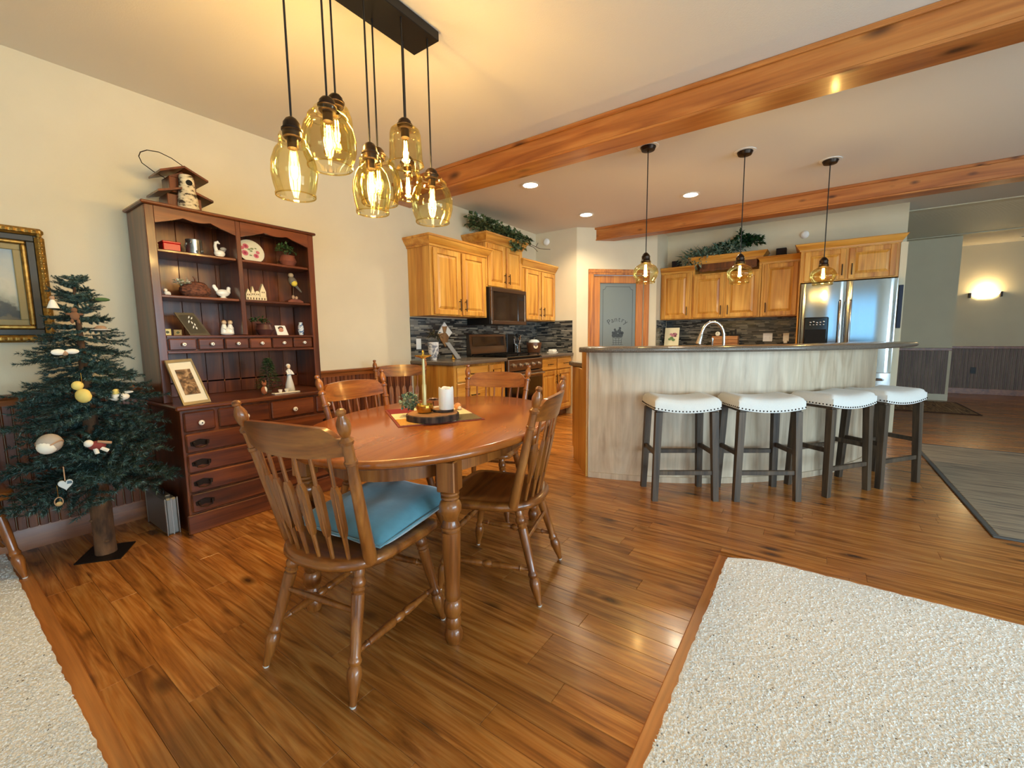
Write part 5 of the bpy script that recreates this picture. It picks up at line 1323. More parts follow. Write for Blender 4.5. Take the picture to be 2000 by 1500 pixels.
# ------------------------------------------------------------------ shelf things (x of the shelves about -3.33)
SX = -3.33; s1, s2, s3, s4 = 1.7035, 1.4335, 1.1875, ZT+.0005
sgl(MB().box(SX-.05, SX+.04, .965, 1.055, s1, s1+.052, .004).box(SX-.052, SX+.042, .963, 1.057, s1+.052, s1+.064, .003), 'red_tin', F('red_enamel', (182, 12, 18), .35), 'small red tin box on the top left shelf of the hutch', 'box', (SX, 1.01, s1))
t = thing('tankard', 'tarnished silver cup with embossed relief on the top left shelf', 'cup', (SX, 1.14, s1))
pew = F('pewter', (150, 146, 138), .3, metal=.9, noise=.3, nscale=30)
MB().lathe([(0, .044), (.006, .046), (.09, .044), (.098, .046), (.10, .044), (.095, .040), (.02, .038), (.018, .001)], (SX, 1.14, s1), None, 22, cap=False).build('body', pew, t)
m = MB()
for k in range(9): a = k*.7; m.ball((SX+.045*math.cos(a), 1.14+.045*math.sin(a), s1+.02+.007*k), (.007, .007, .010), 7, 5)
m.build('relief', pew, t)
t = thing('goose_figurine', 'white porcelain goose figurine on the top left shelf', 'figurine', (SX, 1.285, s1))
MB().lathe([(0, .034), (.008, .034), (.012, .026)], (SX, 1.285, s1), None, 14).build('base', K['porc'], t)
MB().ball((SX, 1.285, s1+.035), (.026, .034, .024)).build('body', K['porc'], t)
MB().tube([(SX, 1.268, s1+.045), (SX, 1.262, s1+.08), (SX, 1.266, s1+.105), (SX, 1.278, s1+.108), (SX, 1.292, s1+.100)], [.013, .010, .009, .011, .003], 8).build('neck', K['porc'], t)
MB().leaf((SX, 1.29, s1+.05), (0, .8, .5), (1, 0, 0), .05, .03).ball((SX+.006, 1.308, s1+.068), (.010, .020, .012), 8, 5).build('wing', F('grey_glaze', (150, 146, 140), .35), t)
# rose plate leaning on the back
t = thing('rose_plate', 'round cream plate painted with pink roses leaning on the top right shelf', 'plate', (-3.42, 1.515, s1))
nrm_ = Vector((.94, 0, .34)).normalized(); pc = Vector((-3.405, 1.515, s1+.089)); R_ = .092
MB().lathe([(0, .045), (.003, .05), (.010, R_*.95), (.013, R_), (.016, R_*.98), (.012, .06), (.010, .001)], pc, pc+nrm_, 28, cap=False).build('dish', F('cream_glaze', (232, 226, 204), .25, coat=.4), t)
ua = Vector((0, 1, 0)); ub = nrm_.cross(ua)
def decal(m, cy, cz, r, lift=.016, n=10, k=1.0):
    c = pc+nrm_*lift+ua*cy+ub*cz; m.add([tuple(c+ua*r*math.cos(2*PI*i/n)+ub*r*k*math.sin(2*PI*i/n)) for i in range(n)], [list(range(n))])
for cy, cz, r in ((-.045, -.02, .022), (-.03, .035, .020), (.028, -.035, .018), (.045, -.005, .013), (-.058, .018, .014)):
    m = MB(); decal(m, cy, cz, r); m.build('rose_print', F('rose_pink', (206, 112, 128), .4), t)
m = MB()
for cy, cz, r in ((0, 0, .010), (.01, .02, .012), (-.01, -.035, .010), (.035, .025, .008), (-.012, .012, .010)): decal(m, cy, cz, r, .0165, 8, .6)
m.build('leaf_print', F('print_green', (140, 150, 110), .4), t)
for a in (0,):
    m = MB()
    for cy, cz, r in ((-.045, -.02, .010), (-.03, .035, .009), (.028, -.035, .008)): decal(m, cy, cz, r, .0168)
    m.build('rose_centre', F('rose_deep', (164, 58, 84), .4), t)
def potted(name, label, y, z, r, h, mat, leafmat, lc, lr, n, L, w, x=SX):
    t = thing(name, label, 'plant', (x, y, z))
    MB().lathe([(0, r*.62), (.004, r*.66), (h*.5, r), (h*.8, r*.86), (h*.92, r*.80), (h, r*.86), (h-.004, r*.74), (h*.85, .001)], (x, y, z), None, 18, cap=False).build('pot', mat, t)
    m = MB(); foliage(m, (x+lc[0], y+lc[1], z+lc[2]), lr, n, L, w, rnd)
    for k in range(6): m.tube([(x, y, z+h*.85), (x+rnd.uniform(-.02, .02), y+rnd.uniform(-.03, .03), z+h+.03)], .0015, 4)
    m.build('foliage', leafmat, t, smooth=False); return t
potted('potted_ivy', 'terracotta pot with bushy green plant on the top right shelf', 1.745, s1, .062, .085, K['terra'], K['leaf'], (.01, -.02, .12), (.05, .075, .065), 110, .026, .018)
# second shelf
t = thing('dog_figurine', 'tiny white dog figurine at the left of the middle shelf', 'figurine', (SX, .975, s2))
m = MB().ball((SX, .975, s2+.018), (.012, .018, .013)).ball((SX, .966, s2+.036), .011, 10, 6)
for a, b in ((-.006, -.010), (.006, -.010), (-.006, .012), (.006, .012)): m.cyl((SX+a, .975+b, s2), (SX+a, .975+b, s2+.015), .004, seg=6)
m.build('body', K['porc'], t); MB().ball((SX+.004, .958, s2+.034), (.006, .006, .006), 8, 5).build('ear', tan, t)
t = thing('pumpkin_basket', 'woven brown pumpkin basket with white blossoms on the middle shelf', 'basket', (SX, 1.125, s2))
wick = ramp_noise('dark_wicker', [(.35, srgb(58, 30, 20)), (.65, srgb(122, 72, 48))], 60, .8, st=(1, 1, 1.6), bump=.7)
m = MB(); prof = [(0, .045), (.01, .07), (.035, .088), (.06, .084), (.08, .062)]
vs = []; fs = []; sg = 28
for z_, r_ in prof:
    for k in range(sg): a = 2*PI*k/sg; rr = r_*(1-.07*abs(math.cos(4*a))); vs.append((SX+rr*.72*math.cos(a), 1.125+rr*1.05*math.sin(a), s2+z_))
for i in range(len(prof)-1):
    for k in range(sg): l = (k+1) % sg; fs.append([i*sg+k, i*sg+l, (i+1)*sg+l, (i+1)*sg+k])
fs.append(list(range(sg))); m.add(vs, fs); m.ball((SX, 1.135, s2+.075), (.048, .062, .030), 14, 7, j=.06); m.build('bowl', wick, t)
MB().tube([(SX, 1.13, s2+.10), (SX, 1.128, s2+.12), (SX, 1.118, s2+.135)], [.006, .005, .004], 6).build('stem', wick, t)
m = MB(); foliage(m, (SX+.02, 1.05, s2+.085), (.025, .045, .028), 60, .022, .018, rnd); m.build('blossoms', island_color('white_blossom', [srgb(230, 224, 204), srgb(206, 206, 180), srgb(150, 150, 110)], .7), t, smooth=False)
t = thing('hen_dish', 'white porcelain hen dish at the right of the middle left shelf', 'figurine', (SX, 1.285, s2))
MB().lathe([(0, .030), (.005, .032), (.014, .014), (.02, .016)], (SX, 1.285, s2), None, 16).build('foot', K['porc'], t)
MB().ball((SX, 1.285, s2+.042), (.026, .042, .026)).build('body', K['porc'], t)
m = MB().ball((SX, 1.322, s2+.075), .013, 10, 6); m.tube([(SX, 1.315, s2+.045), (SX, 1.322, s2+.072)], [.017, .011], 8); m.build('head', K['porc'], t)
m = MB()
for k in range(3): m.ball((SX, 1.248-.006*k, s2+.062+.010*k), (.007, .012, .014), 8, 5)
m.build('tail', K['porc'], t)
t = thing('house_blocks', 'row of cream little wooden house blocks on the middle right shelf', 'blocks', (SX, 1.495, s2))
crm = F('cream_wood', (222, 206, 168), .8); bmk = F('block_print', (96, 72, 48), .8)
MB().box(SX-.016, SX+.016, 1.425, 1.565, s2, s2+.034, .002).build('base_row', crm, t)
for y0, y1, hb, hr in ((1.427, 1.458, .05, .085), (1.460, 1.487, .055, .105), (1.489, 1.518, .055, .07), (1.522, 1.563, .072, .128)):
    yc = (y0+y1)/2; pl = [(y0, s2+.0345), (y1, s2+.0345), (y1, s2+hb), (yc, s2+hr), (y0, s2+hb)] if hr > .08 else [(y0, s2+.0345), (y1, s2+.0345)]+[(yc+(y1-y0)/2*math.cos(a), s2+hb+.018*math.sin(a)) for a in [i*PI/8 for i in range(9)]]
    m = MB().prism(pl, SX-.014, SX+.014, 0); hse = m.build('house', crm, t, smooth=False)
    m = MB()
    for yy in (yc-.006, yc+.006): m.box(SX+.0142, SX+.0150, yy-.003, yy+.003, s2+hb-.012, s2+hb-.002)
    m.build('window', bmk, hse)
m = MB()
for k in range(7): m.box(SX+.0162, SX+.017, 1.432+.019*k, 1.440+.019*k, s2+.010, s2+.024)
m.build('printed_mark', bmk, t)
t = thing('bird_on_stand', 'grey and yellow bird figure perched above a wooden stand', 'figurine', (SX, 1.775, s2))
MB().prism([(1.715, s2), (1.835, s2), (1.835, s2+.016), (1.80, s2+.030), (1.75, s2+.032), (1.715, s2+.016)], SX-.03, SX+.03, 0, .003).build('stand', K['terra'], t)
MB().ball((SX+.02, 1.76, s2+.046), (.010, .012, .016), 8, 5).ball((SX+.02, 1.785, s2+.042), (.010, .012, .013), 8, 5).build('mushroom', tan, t)
MB().tube([(SX-.02, 1.78, s2+.03), (SX-.03, 1.79, s2+.09), (SX-.015, 1.785, s2+.14)], .004, 6).build('branch', K['twig'], t)
gb = F('bird_grey', (104, 96, 84), .8)
MB().ball((SX, 1.775, s2+.165), (.028, .030, .042), M=Euler((.5, 0, 0)).to_matrix()).build('body', gb, t); MB().ball((SX+.012, 1.778, s2+.152), (.022, .024, .024), 12, 7).build('breast', F('bird_yellow', (214, 190, 70), .8), t)
MB().ball((SX+.004, 1.760, s2+.212), (.020, .020, .018), 12, 7).build('head', F('bird_buff', (170, 150, 118), .8), t)
MB().tube([(SX, 1.79, s2+.14), (SX, 1.825, s2+.105), (SX, 1.838, s2+.09)], [.012, .008, .005], 6).build('tail', gb, t)
# third shelf
def small_frame(name, label, y0, y1, h, rgb, pic, x=SX+.03):
    t = thing(name, label, 'frame', (x, (y0+y1)/2, s3))
    MB().box(x-.006, x+.006, y0, y1, s3, s3+h, .002).build('border', F('c%d%d%d' % rgb, rgb, .4, metal=.4), t)
    MB().box(x+.0062, x+.0072, y0+.008, y1-.008, s3+.008, s3+h-.008).build('picture', F('c%d%d%d' % pic, pic, .6), t); 
    MB().ball((x+.0075, (y0+y1)/2, s3+h/2), (.001, .009, .008), 8, 5).build('motif', F('print_dark', (70, 74, 40), .6), t)
small_frame('gold_frame', 'tiny square gold frame at the left of the lowest open shelf', .925, .965, .042, (190, 164, 92), (206, 196, 150))
small_frame('dim_gold_frame', 'second tiny gold frame half hidden behind the black frame', .985, 1.03, .038, (120, 96, 50), (146, 126, 74), SX)
t = thing('black_frame', 'black shadow frame with white pressed flowers leaning sideways on the lowest shelf', 'frame', (SX, 1.09, s3))
P4 = [(1.002, s3+.146), (1.107, s3+.147), (1.185, s3), (1.07, s3)]
def lean(o): return [(SX-.02+ .03*(1-(z-s3)/.147)+o, y, z) for y, z in P4]
m = MB(); a_, b_2 = lean(0), lean(.010); m.add(a_+b_2, [(0, 1, 2, 3), (4, 5, 6, 7), (0, 1, 5, 4), (1, 2, 6, 5), (2, 3, 7, 6), (3, 0, 4, 7)]); m.build('board', F('frame_black', (22, 18, 16), .4), t, smooth=False)
c = [sum(p[i] for p in lean(.0108))/4 for i in range(3)]
m = MB(); m.add([(p[0]*.8+c[0]*.2+.0006, p[1]*.8+c[1]*.2, p[2]*.8+c[2]*.2) for p in lean(.0108)], [(0, 1, 2, 3)]); m.build('mount', F('mount_olive', (66, 58, 40), .8), t, smooth=False)
m = MB()
for dy, dz, l_ in ((-.02, .035, .022), (-.006, .03, .02), (-.022, .005, .024), (.0, .0, .022), (.012, -.012, .02), (-.002, -.03, .024), (.02, -.035, .022)): m.leaf((c[0]+.003-dz*.2, c[1]+dy, c[2]+dz), (0, rnd.uniform(-.6, .6), 1), (1, 0, 0), l_, .009)
m.build('pressed_flower', wht, t, smooth=False)
t = thing('children_figurine', 'white figurine of two seated children on the lowest left shelf', 'figurine', (SX+.02, 1.285, s3))
x_ = SX+.02; MB().ball((x_, 1.285, s3+.012), (.032, .044, .0125), 14, 6).build('base', K['porc'], t)
for dy in (-.018, .02):
    MB().lathe([(0, .022), (.03, .020), (.055, .012), (.06, .008)], (x_, 1.285+dy, s3+.018), None, 10).build('child', K['porc'], t)
    MB().ball((x_+.004, 1.285+dy, s3+.088), .015, 10, 7).build('head', F('bisque', (214, 184, 150), .5), t); MB().ball((x_-.001, 1.285+dy, s3+.095), (.015, .016, .012), 10, 6).build('hair', F('hair_brown', (128, 88, 52), .6), t)
    MB().tube([(x_+.014, 1.285+dy-.012, s3+.05), (x_+.024, 1.285+dy, s3+.042), (x_+.014, 1.285+dy+.012, s3+.05)], .005, 6).build('arm', K['porc'], t)
potted('trailing_plant', 'dark pot with trailing ivy stems on the lowest right shelf', 1.54, s3, .062, .085, F('plum_glaze', (82, 48, 44), .35), K['leaf'], (.03, -.05, .10), (.04, .075, .035), 70, .026, .020)
t = thing('photo_tile', 'small white picture tile showing a face print on the lowest right shelf', 'picture', (SX+.03, 1.65, s3))
m = MB(); m.add([(SX+.045, 1.61, s3), (SX+.045, 1.692, s3), (SX+.02, 1.680, s3+.072), (SX+.02, 1.604, s3+.072), (SX+.039, 1.61, s3), (SX+.039, 1.692, s3), (SX+.014, 1.680, s3+.072), (SX+.014, 1.604, s3+.072)], [(0, 1, 2, 3), (4, 5, 6, 7), (0, 1, 5, 4), (1, 2, 6, 5), (2, 3, 7, 6), (3, 0, 4, 7)]); m.build('tile', K['porc'], t, smooth=False)
MB().ball((SX+.0335, 1.643, s3+.036), (.004, .018, .022), 12, 7).build('print', F('skin_print', (186, 124, 98), .6), t); MB().ball((SX+.029, 1.643, s3+.052), (.006, .020, .014), 12, 6).build('print_hair', F('print_hair', (50, 36, 28), .6), t)
t = thing('blue_vase', 'small blue and white porcelain vase at the right end of the lowest shelf', 'vase', (SX, 1.815, s3))
MB().lathe([(0, .014), (.008, .017), (.04, .022), (.07, .020), (.088, .012), (.098, .015), (.100, .013), (.09, .008)], (SX, 1.815, s3), None, 18, cap=False).build('body', ramp_noise('delft_glaze', [(.42, srgb(60, 100, 150)), (.5, srgb(210, 216, 220)), (.7, srgb(232, 232, 228))], 60, .2), t)
# lower level of the hutch
t = thing('sepia_picture', 'large leaning sepia print with cream mat in a silver frame on the hutch', 'picture', (-3.05, .97, s4))
P5 = [(-3.165, .880, s4+.262), (-3.175, 1.018, s4+.268), (-3.03, 1.055, s4+.002), (-3.005, .905, s4+.0)]
def quadslab(P, th_, k0, k1, name, mat, lift, parent):
    P = [Vector(p) for p in P]; cc = sum(P, Vector())/4; nn3 = (P[1]-P[0]).cross(P[3]-P[0]).normalized()
    if nn3.x < 0: nn3 = -nn3
    q = [cc+(p-cc)*k0+nn3*lift for p in P]; b = [p-nn3*th_ for p in q]; m = MB()
    if k1 is None: m.add([tuple(v) for v in q+b], [(0, 1, 2, 3), (4, 5, 6, 7), (0, 1, 5, 4), (1, 2, 6, 5), (2, 3, 7, 6), (3, 0, 4, 7)])
    else:
        i_ = [cc+(p-cc)*k1+nn3*lift for p in P]; ib = [p-nn3*th_ for p in i_]; m.add([tuple(v) for v in q+i_+b+ib], [(k, (k+1) % 4, 4+(k+1) % 4, 4+k) for k in range(4)]+[(k, (k+1) % 4, 8+(k+1) % 4, 8+k) for k in range(4)]+[(4+k, 4+(k+1) % 4, 12+(k+1) % 4, 12+k) for k in range(4)])
    return m.build(name, mat, parent, smooth=False)
quadslab(P5, .014, 1.0, .88, 'frame', F('champagne_frame', (150, 140, 116), .35, metal=.7), 0, t)
quadslab(P5, .006, .885, None, 'mat_board', F('cream_mat', (222, 214, 190), .8), -.006, t)
quadslab(P5, .002, .56, None, 'print', ramp_noise('sepia_print', [(.35, srgb(44, 30, 22)), (.5, srgb(106, 76, 52)), (.65, srgb(172, 140, 104))], 18, .5, dist=1.5), -.0035, t)
t = thing('mini_tree', 'miniature green fir tree on the hutch worktop', 'tree', (-3.20, 1.475, s4))
MB().lathe([(0, .022), (.02, .024), (.022, .006), (.23, .002)], (-3.20, 1.475, s4), None, 10).build('stem', K['twig'], t)
m = MB(); 
for k in range(620):
    f = rnd.random()**.8; a = rnd.uniform(0, 6.28); r_ = .085*(1-f)*rnd.uniform(.4, 1); m.leaf((-3.18+r_*math.cos(a), 1.475+r_*math.sin(a), s4+.03+.215*f), (math.cos(a), math.sin(a), rnd.uniform(-.1, .5)), (0, 0, 1), .032, .010)
m.build('foliage', K['leaf'], t, smooth=False)
t = thing('fox_figurine', 'little upright fox figurine beside the miniature fir tree', 'figurine', (-3.09, 1.395, s4))
fx_c = F('fox_red', (150, 84, 48), .7); MB().ball((-3.09, 1.395, s4+.030), (.018, .020, .030), 12, 8).build('body', fx_c, t); MB().ball((-3.085, 1.402, s4+.036), (.014, .012, .022), 10, 7).build('chest', wht, t)
MB().ball((-3.088, 1.398, s4+.074), (.014, .015, .013), 10, 7).build('head', fx_c, t)
m = MB()
for dy in (-.010, .010): m.cyl((-3.088, 1.398+dy, s4+.080), (-3.088, 1.398+dy*1.3, s4+.102), .006, .001, 6)
m.build('ear', fx_c, t); m = MB()
for k in (-1, 1): m.cyl((-3.088, 1.395+k*.010, s4), (-3.088, 1.395+k*.010, s4+.016), .006, seg=6)
m.build('leg', F('fox_dark', (46, 34, 28), .7), t)
t = thing('lady_figurine', 'tall white porcelain lady figurine beside the miniature fir tree', 'figurine', (-3.14, 1.60, s4))
MB().lathe([(0, .032), (.01, .034), (.05, .028), (.10, .016), (.118, .014), (.14, .018), (.158, .014), (.166, .006)], (-3.14, 1.60, s4), None, 16).build('dress', F('grey_porcelain', (206, 206, 204), .3, coat=.4), t)
MB().ball((-3.138, 1.598, s4+.180), (.013, .013, .015), 12, 8).build('head', F('bisque', (214, 184, 150), .5), t); MB().ball((-3.146, 1.600, s4+.188), (.015, .016, .014), 10, 7).build('bonnet', K['porc'], t)
MB().tube([(-3.14, 1.584, s4+.15), (-3.118, 1.580, s4+.128), (-3.116, 1.602, s4+.132)], .006, 7).build('arm', K['porc'], t); MB().tube([(-3.14, 1.616, s4+.15), (-3.120, 1.622, s4+.125), (-3.116, 1.604, s4+.130)], .006, 7).build('arm', K['porc'], t)
t = thing('white_tray', 'small white tray in front of the miniature fir tree', 'tray', (-3.06, 1.53, s4))
MB().box(-3.085, -3.035, 1.44, 1.62, s4, s4+.008, .003).build('plate', K['porc'], t); 
for y, r_ in ((1.49, .014), (1.535, .016)):
    q = thing('tea_bowl', 'tiny white bowl on the tray, %s one' % ('left' if y < 1.5 else 'right'), 'bowl', (-3.06, y, s4+.0085)); MB().lathe([(0, .008), (.002, .010), (.018, r_), (.020, r_), (.018, r_-.003), (.006, .001)], (-3.06, y, s4+.0085), None, 14, cap=False).build('bowl', K['porc'], q)

# ------------------------------------------------------------------ on the dining table
z0 = TZ+.0005
mc_ = Vector((-1.632, 1.566)); ma_ = math.radians(-31.6)
t = thing('placemat', 'patchwork table mat in burgundy, cream, mustard and olive', 'mat', (mc_.x, mc_.y, z0), ma_)
MB().box(-.250, .250, -.210, .210, 0, .003, .001).build('backing', F('mat_border', (122, 54, 44), .9), t, local=True)
cols = {'b': (118, 26, 32), 'c': (226, 210, 168), 'm': (192, 138, 58), 'o': (104, 92, 62)}
lay = [['b', 'c', 'm'], ['c', 'm', 'c'], ['c', 'c', 'o']]
for j, rw in enumerate(lay):
    for i, k in enumerate(rw):
        x0, x1 = -.240+.16*i, -.240+.16*(i+1); y0, y1 = -.200+.1333*j, -.200+.1333*(j+1)
        MB().box(x0+.001, x1-.001, y0+.001, y1-.001, .0031, .0062, .001).build('patch', F('patch_'+k, cols[k], .95, noise=.25, nscale=160, bump=.5), t, local=True)
wz = z0+.0066; wc = at_z(846, 806, wz+.03)
K['bark'] = ramp_noise('slice_bark', [(.35, srgb(34, 24, 18)), (.6, srgb(86, 64, 48))], 40, .9, st=(1, 1, .2), bump=.8)
K['endgrain'] = wood('slice_top', srgb(120, 78, 44), srgb(160, 112, 68), srgb(184, 138, 90), st=(8, 8, 8), rough=.6)
def slice_(name, label, c, r, h, z):
    t = thing(name, label, 'board', (c.x, c.y, z)); n = 40; pl = [(c.x+r*(1+.02*math.sin(5*a)+rnd.uniform(-.012, .012))*math.cos(a), c.y+r*(1+.02*math.sin(5*a))*math.sin(a)) for a in [2*PI*i/n for i in range(n)]]
    MB().prism(pl, z, z+h, 2, .003).build('bark_rim', K['bark'], t); MB().prism([(c.x+(x-c.x)*.94, c.y+(y-c.y)*.94) for x, y in pl], z+h+.0001, z+h+.0012, 2).build('cut_face', K['endgrain'], t)
slice_('wood_slice', 'large round wood slice with bark on the table mat', wc, .128, .030, wz)
wt = wz+.0314; sc2 = at_z(866, 803, wt); slice_('small_wood_slice', 'small wood slice under the white pillar candle', sc2, .052, .012, wt)
cc = at_z(872, 799, wt+.0135); t = thing('pillar_candle', 'white pillar candle with wavy rim on the small wood slice', 'candle', (cc.x, cc.y, wt+.0134)); n = 32; vs = []; fs = []
zc0 = wt+.0136; hh = .106
for lv_, (r_, z_) in enumerate(((.034, 0), (.037, .003), (.037, hh-.008), (.036, hh), (.031, hh-.002), (.028, hh-.018), (.001, hh-.020))):
    for k in range(n): a = 2*PI*k/n; wv = (.006*math.sin(3*a+1)+.003*math.sin(5*a)) if lv_ in (2, 3, 4) else 0; vs.append((cc.x+r_*math.cos(a), cc.y+r_*math.sin(a), zc0+z_+wv))
for i in range(6):
    for k in range(n): l = (k+1) % n; fs.append([i*n+k, i*n+l, (i+1)*n+l, (i+1)*n+k])
fs.append(list(range(n))); kw = flat('white_wax', srgb(240, 236, 226), .45); kw.node_tree.nodes['Principled BSDF'].inputs['Subsurface Weight'].default_value = .15; MB().add(vs, fs).build('wax', kw, t); MB().cyl((cc.x, cc.y, zc0+hh-.022), (cc.x, cc.y, zc0+hh-.006), .002, seg=5).build('wick', K['black'], t)
bc_ = at_z(830, 806, wt); t = thing('brass_candlestick', 'brass bowl candlestick with tall cream stem and flat dish on top', 'candlestick', (bc_.x, bc_.y, wt))
MB().lathe([(0, .030), (.004, .036), (.02, .041), (.038, .041), (.042, .038), (.036, .036), (.006, .030), (.005, .001)], (bc_.x, bc_.y, wt+.0003), None, 24, cap=False).build('bowl', K['brass'], t)
MB().lathe([(0, .012), (.03, .012), (.05, .010), (.13, .011), (.135, .0085), (.262, .0065)], (bc_.x, bc_.y, wt+.006), None, 14).build('stem', F('cream_lacquer', (206, 186, 128), .35, metal=.3), t)
MB().lathe([(0, .010), (.004, .014), (.010, .036), (.014, .042), (.017, .041), (.016, .010), (.022, .006), (.034, .007), (.042, .001)], (bc_.x, bc_.y, wt+.266), None, 22).build('dish', K['brass'], t)
gc_ = at_z(800, 800, wt); t = thing('greenery_pick', 'sage green leafy spray lying beside the brass bowl', 'plant', (gc_.x, gc_.y, wt)); m = MB(); foliage(m, (gc_.x, gc_.y, wt+.045), (.05, .05, .040), 190, .022, .016, rnd, False)
for k in range(8): m.tube([(gc_.x+.03, gc_.y+.01, wt+.01), (gc_.x+rnd.uniform(-.06, .02), gc_.y+rnd.uniform(-.05, .04), wt+rnd.uniform(.03, .09))], .0013, 4)
m.build('foliage', K['sage'], t, smooth=False)
rc_ = at_z(846, 783, wt+.03); t = thing('paper_rose', 'dusty mauve paper rose behind the brass bowl', 'flower', (rc_.x, rc_.y, wt)); m = MB()
for k in range(22): a = k*2.4; r_ = .004+.0011*k; m.leaf((rc_.x+r_*.5*math.cos(a), rc_.y+r_*.5*math.sin(a), wt+.03), (math.cos(a), math.sin(a), 1.1-.045*k), (-math.cos(a), -math.sin(a), .4), .026, .024)
m.build('petals', island_color('mauve_petals', [srgb(138, 112, 104), srgb(160, 136, 124), srgb(116, 90, 84)], .8), t, smooth=False); MB().cyl((rc_.x, rc_.y, wt), (rc_.x, rc_.y, wt+.032), .003, seg=6).build('stem', K['twig'], t)
tc_ = at_z(852, 800, wt); sgl(MB().lathe([(0, .014), (.014, .015), (.016, .013), (.012, .012), (.012, .001)], (tc_.x, tc_.y, wt+.0003), None, 16, cap=False), 'tealight', K['porc'], 'tiny white tealight cup next to the pillar candle', 'candle', (tc_.x, tc_.y, wt))
shc = at_z(894, 799, z0+.008); t = thing('seashell', 'orange and white spiral shell beside the wood slice', 'shell', (shc.x, shc.y, z0+.0066)); 
MB().ball((shc.x, shc.y, z0+.0066+.018), (.030, .020, .018), 14, 8, M=Euler((0, -.2, 2.2)).to_matrix()).build('whorl', F('shell_orange', (206, 140, 84), .45, noise=.25, nscale=40), t); MB().ball((shc.x+.012, shc.y-.008, z0+.0066+.012), (.020, .014, .0115), 12, 7).build('lip', F('shell_white', (230, 216, 196), .45), t)

# ------------------------------------------------------------------ on the left worktop
zc = .9155
vx, vy = -3.38, 3.30; t = thing('marble_vase', 'white marbled vase with a dark plant at the near end of the counter', 'vase', (vx, vy, zc))
MB().lathe([(0, .030), (.004, .034), (.012, .034), (.05, .040), (.075, .056), (.19, .060), (.193, .058), (.188, .054), (.06, .045)], (vx, vy, zc), None, 22, cap=False).build('body', ramp_noise('grey_marble', [(.40, srgb(130, 134, 146)), (.5, srgb(218, 216, 214)), (.7, srgb(236, 234, 230))], 14, .25, dist=2), t)
m = MB(); foliage(m, (vx, vy, zc+.25), (.08, .09, .09), 60, .05, .022, rnd); m.build('foliage', island_color('olive_leaves', [srgb(40, 42, 26), srgb(62, 60, 38), srgb(88, 82, 56)], .6), t, smooth=False)
t = thing('tablet_stand', 'slanted grey photo block on a small brass easel by the vase', 'frame', (-3.20, 3.43, zc))
m = MB(); P6 = [(-3.215, 3.415, zc+.185), (-3.195, 3.450, zc+.19), (-3.135, 3.50, zc+.012), (-3.155, 3.465, zc+.006)]; quadslab([(-3.26, 3.36, zc+.185), (-3.235, 3.40, zc+.19), (-3.165, 3.505, zc+.012), (-3.19, 3.465, zc+.006)], .02, 1, None, 'block', F('grey_block', (132, 128, 122), .5), 0, t)
MB().lathe([(0, .022), (.004, .024), (.03, .010), (.05, .014), (.056, .004)], (-3.225, 3.44, zc), None, 14).build('easel', K['brass'], t)
# kite-shaped wall piece
t = thing('kite_wall_art', 'kite-shaped wood and mirror wall piece above the counter', 'wall art', (W+.02, 3.63, 1.05)); TX = W+.0105
tp, rg, bt, lf, ct_ = (3.63, 1.335), (3.755, 1.215), (3.635, 1.045), (3.515, 1.20), (3.63, 1.20)
wd_ = wood('kite_wood', srgb(96, 64, 38), srgb(150, 108, 66), srgb(178, 136, 90), st=(14, 14, 2), rough=.5)
def tri(pts, mat, name, d0=.0, d1=.016): m = MB(); m.prism(pts, TX+d0, TX+d1, 0); m.build(name, mat, t, smooth=False)
q1 = (3.675, 1.29); q2 = (3.585, 1.287); tri([tp, q1, (3.63, 1.285), q2], K['porc'], 'facet'); tri([q2, (3.605, 1.21), lf], K['porc'], 'facet'); tri([q2, (3.63, 1.285), q1, (3.64, 1.215), (3.615, 1.212)], wd_, 'facet'); tri([q1, rg, (3.70, 1.165), (3.65, 1.214)], K['porc'], 'facet'); tri([lf, (3.605, 1.209), (3.65, 1.212), (3.70, 1.163), bt], wd_, 'facet')
kx, ky = -3.40, 4.93; t = thing('utensil_jar', 'glass jar of cooking utensils right of the range', 'jar', (kx, ky, zc))
MB().lathe([(0, .055), (.003, .058), (.14, .056), (.143, .054), (.006, .052), (.004, .001)], (kx, ky, zc), None, 18, cap=False).build('jar', K['clear'], t)
for k in range(6):
    a = k*1.05; b = Vector((kx+.02*math.cos(a), ky+.02*math.sin(a), zc+.008)); e = Vector((kx+.045*math.cos(a), ky+.05*math.sin(a), zc+.20+.02*(k % 3))); mt_ = [wd_, K['steel'], K['black']][k % 3]
    mm = MB().cyl(b, e, .005, seg=6); mm.ball(e+Vector((0, 0, .02)), (.016, .010, .028), 10, 6); mm.build('utensil', mt_, t)
sgl(MB().box(-3.538, -3.52, 4.86, 5.03, zc, zc+.28, .006), 'cutting_board', F('board_dark', (26, 24, 24), .4), 'black cutting board leaning behind the utensil jar', 'board', (-3.53, 4.945, zc))
bx, by = -3.33, 5.26; t = thing('bread_crock', 'brown wooden crock with round badge and folded cloth', 'crock', (bx, by, zc))
MB().lathe([(0, .085), (.004, .088), (.15, .112), (.156, .110), (.15, .104), (.02, .08)], (bx, by, zc), None, 24, cap=False).build('body', F('crock_brown', (88, 52, 28), .35), t)
dv = Vector((.72, -.69, .12)).normalized(); pb = Vector((bx, by, zc+.09))+dv*.1015; MB().lathe([(0, .032), (.003, .032)], pb, pb+dv, 20).build('badge', F('badge_cream', (222, 206, 168), .6), t); MB().lathe([(0, .014), (.001, .014)], pb+dv*.0031, pb+dv*2, 14).build('badge_mark', F('badge_mark', (150, 120, 84), .6), t)
MB().ball((bx, by, zc+.155), (.085, .085, .045), 16, 8, j=.05).build('cloth', F('pale_cloth', (206, 214, 210), .9), t)
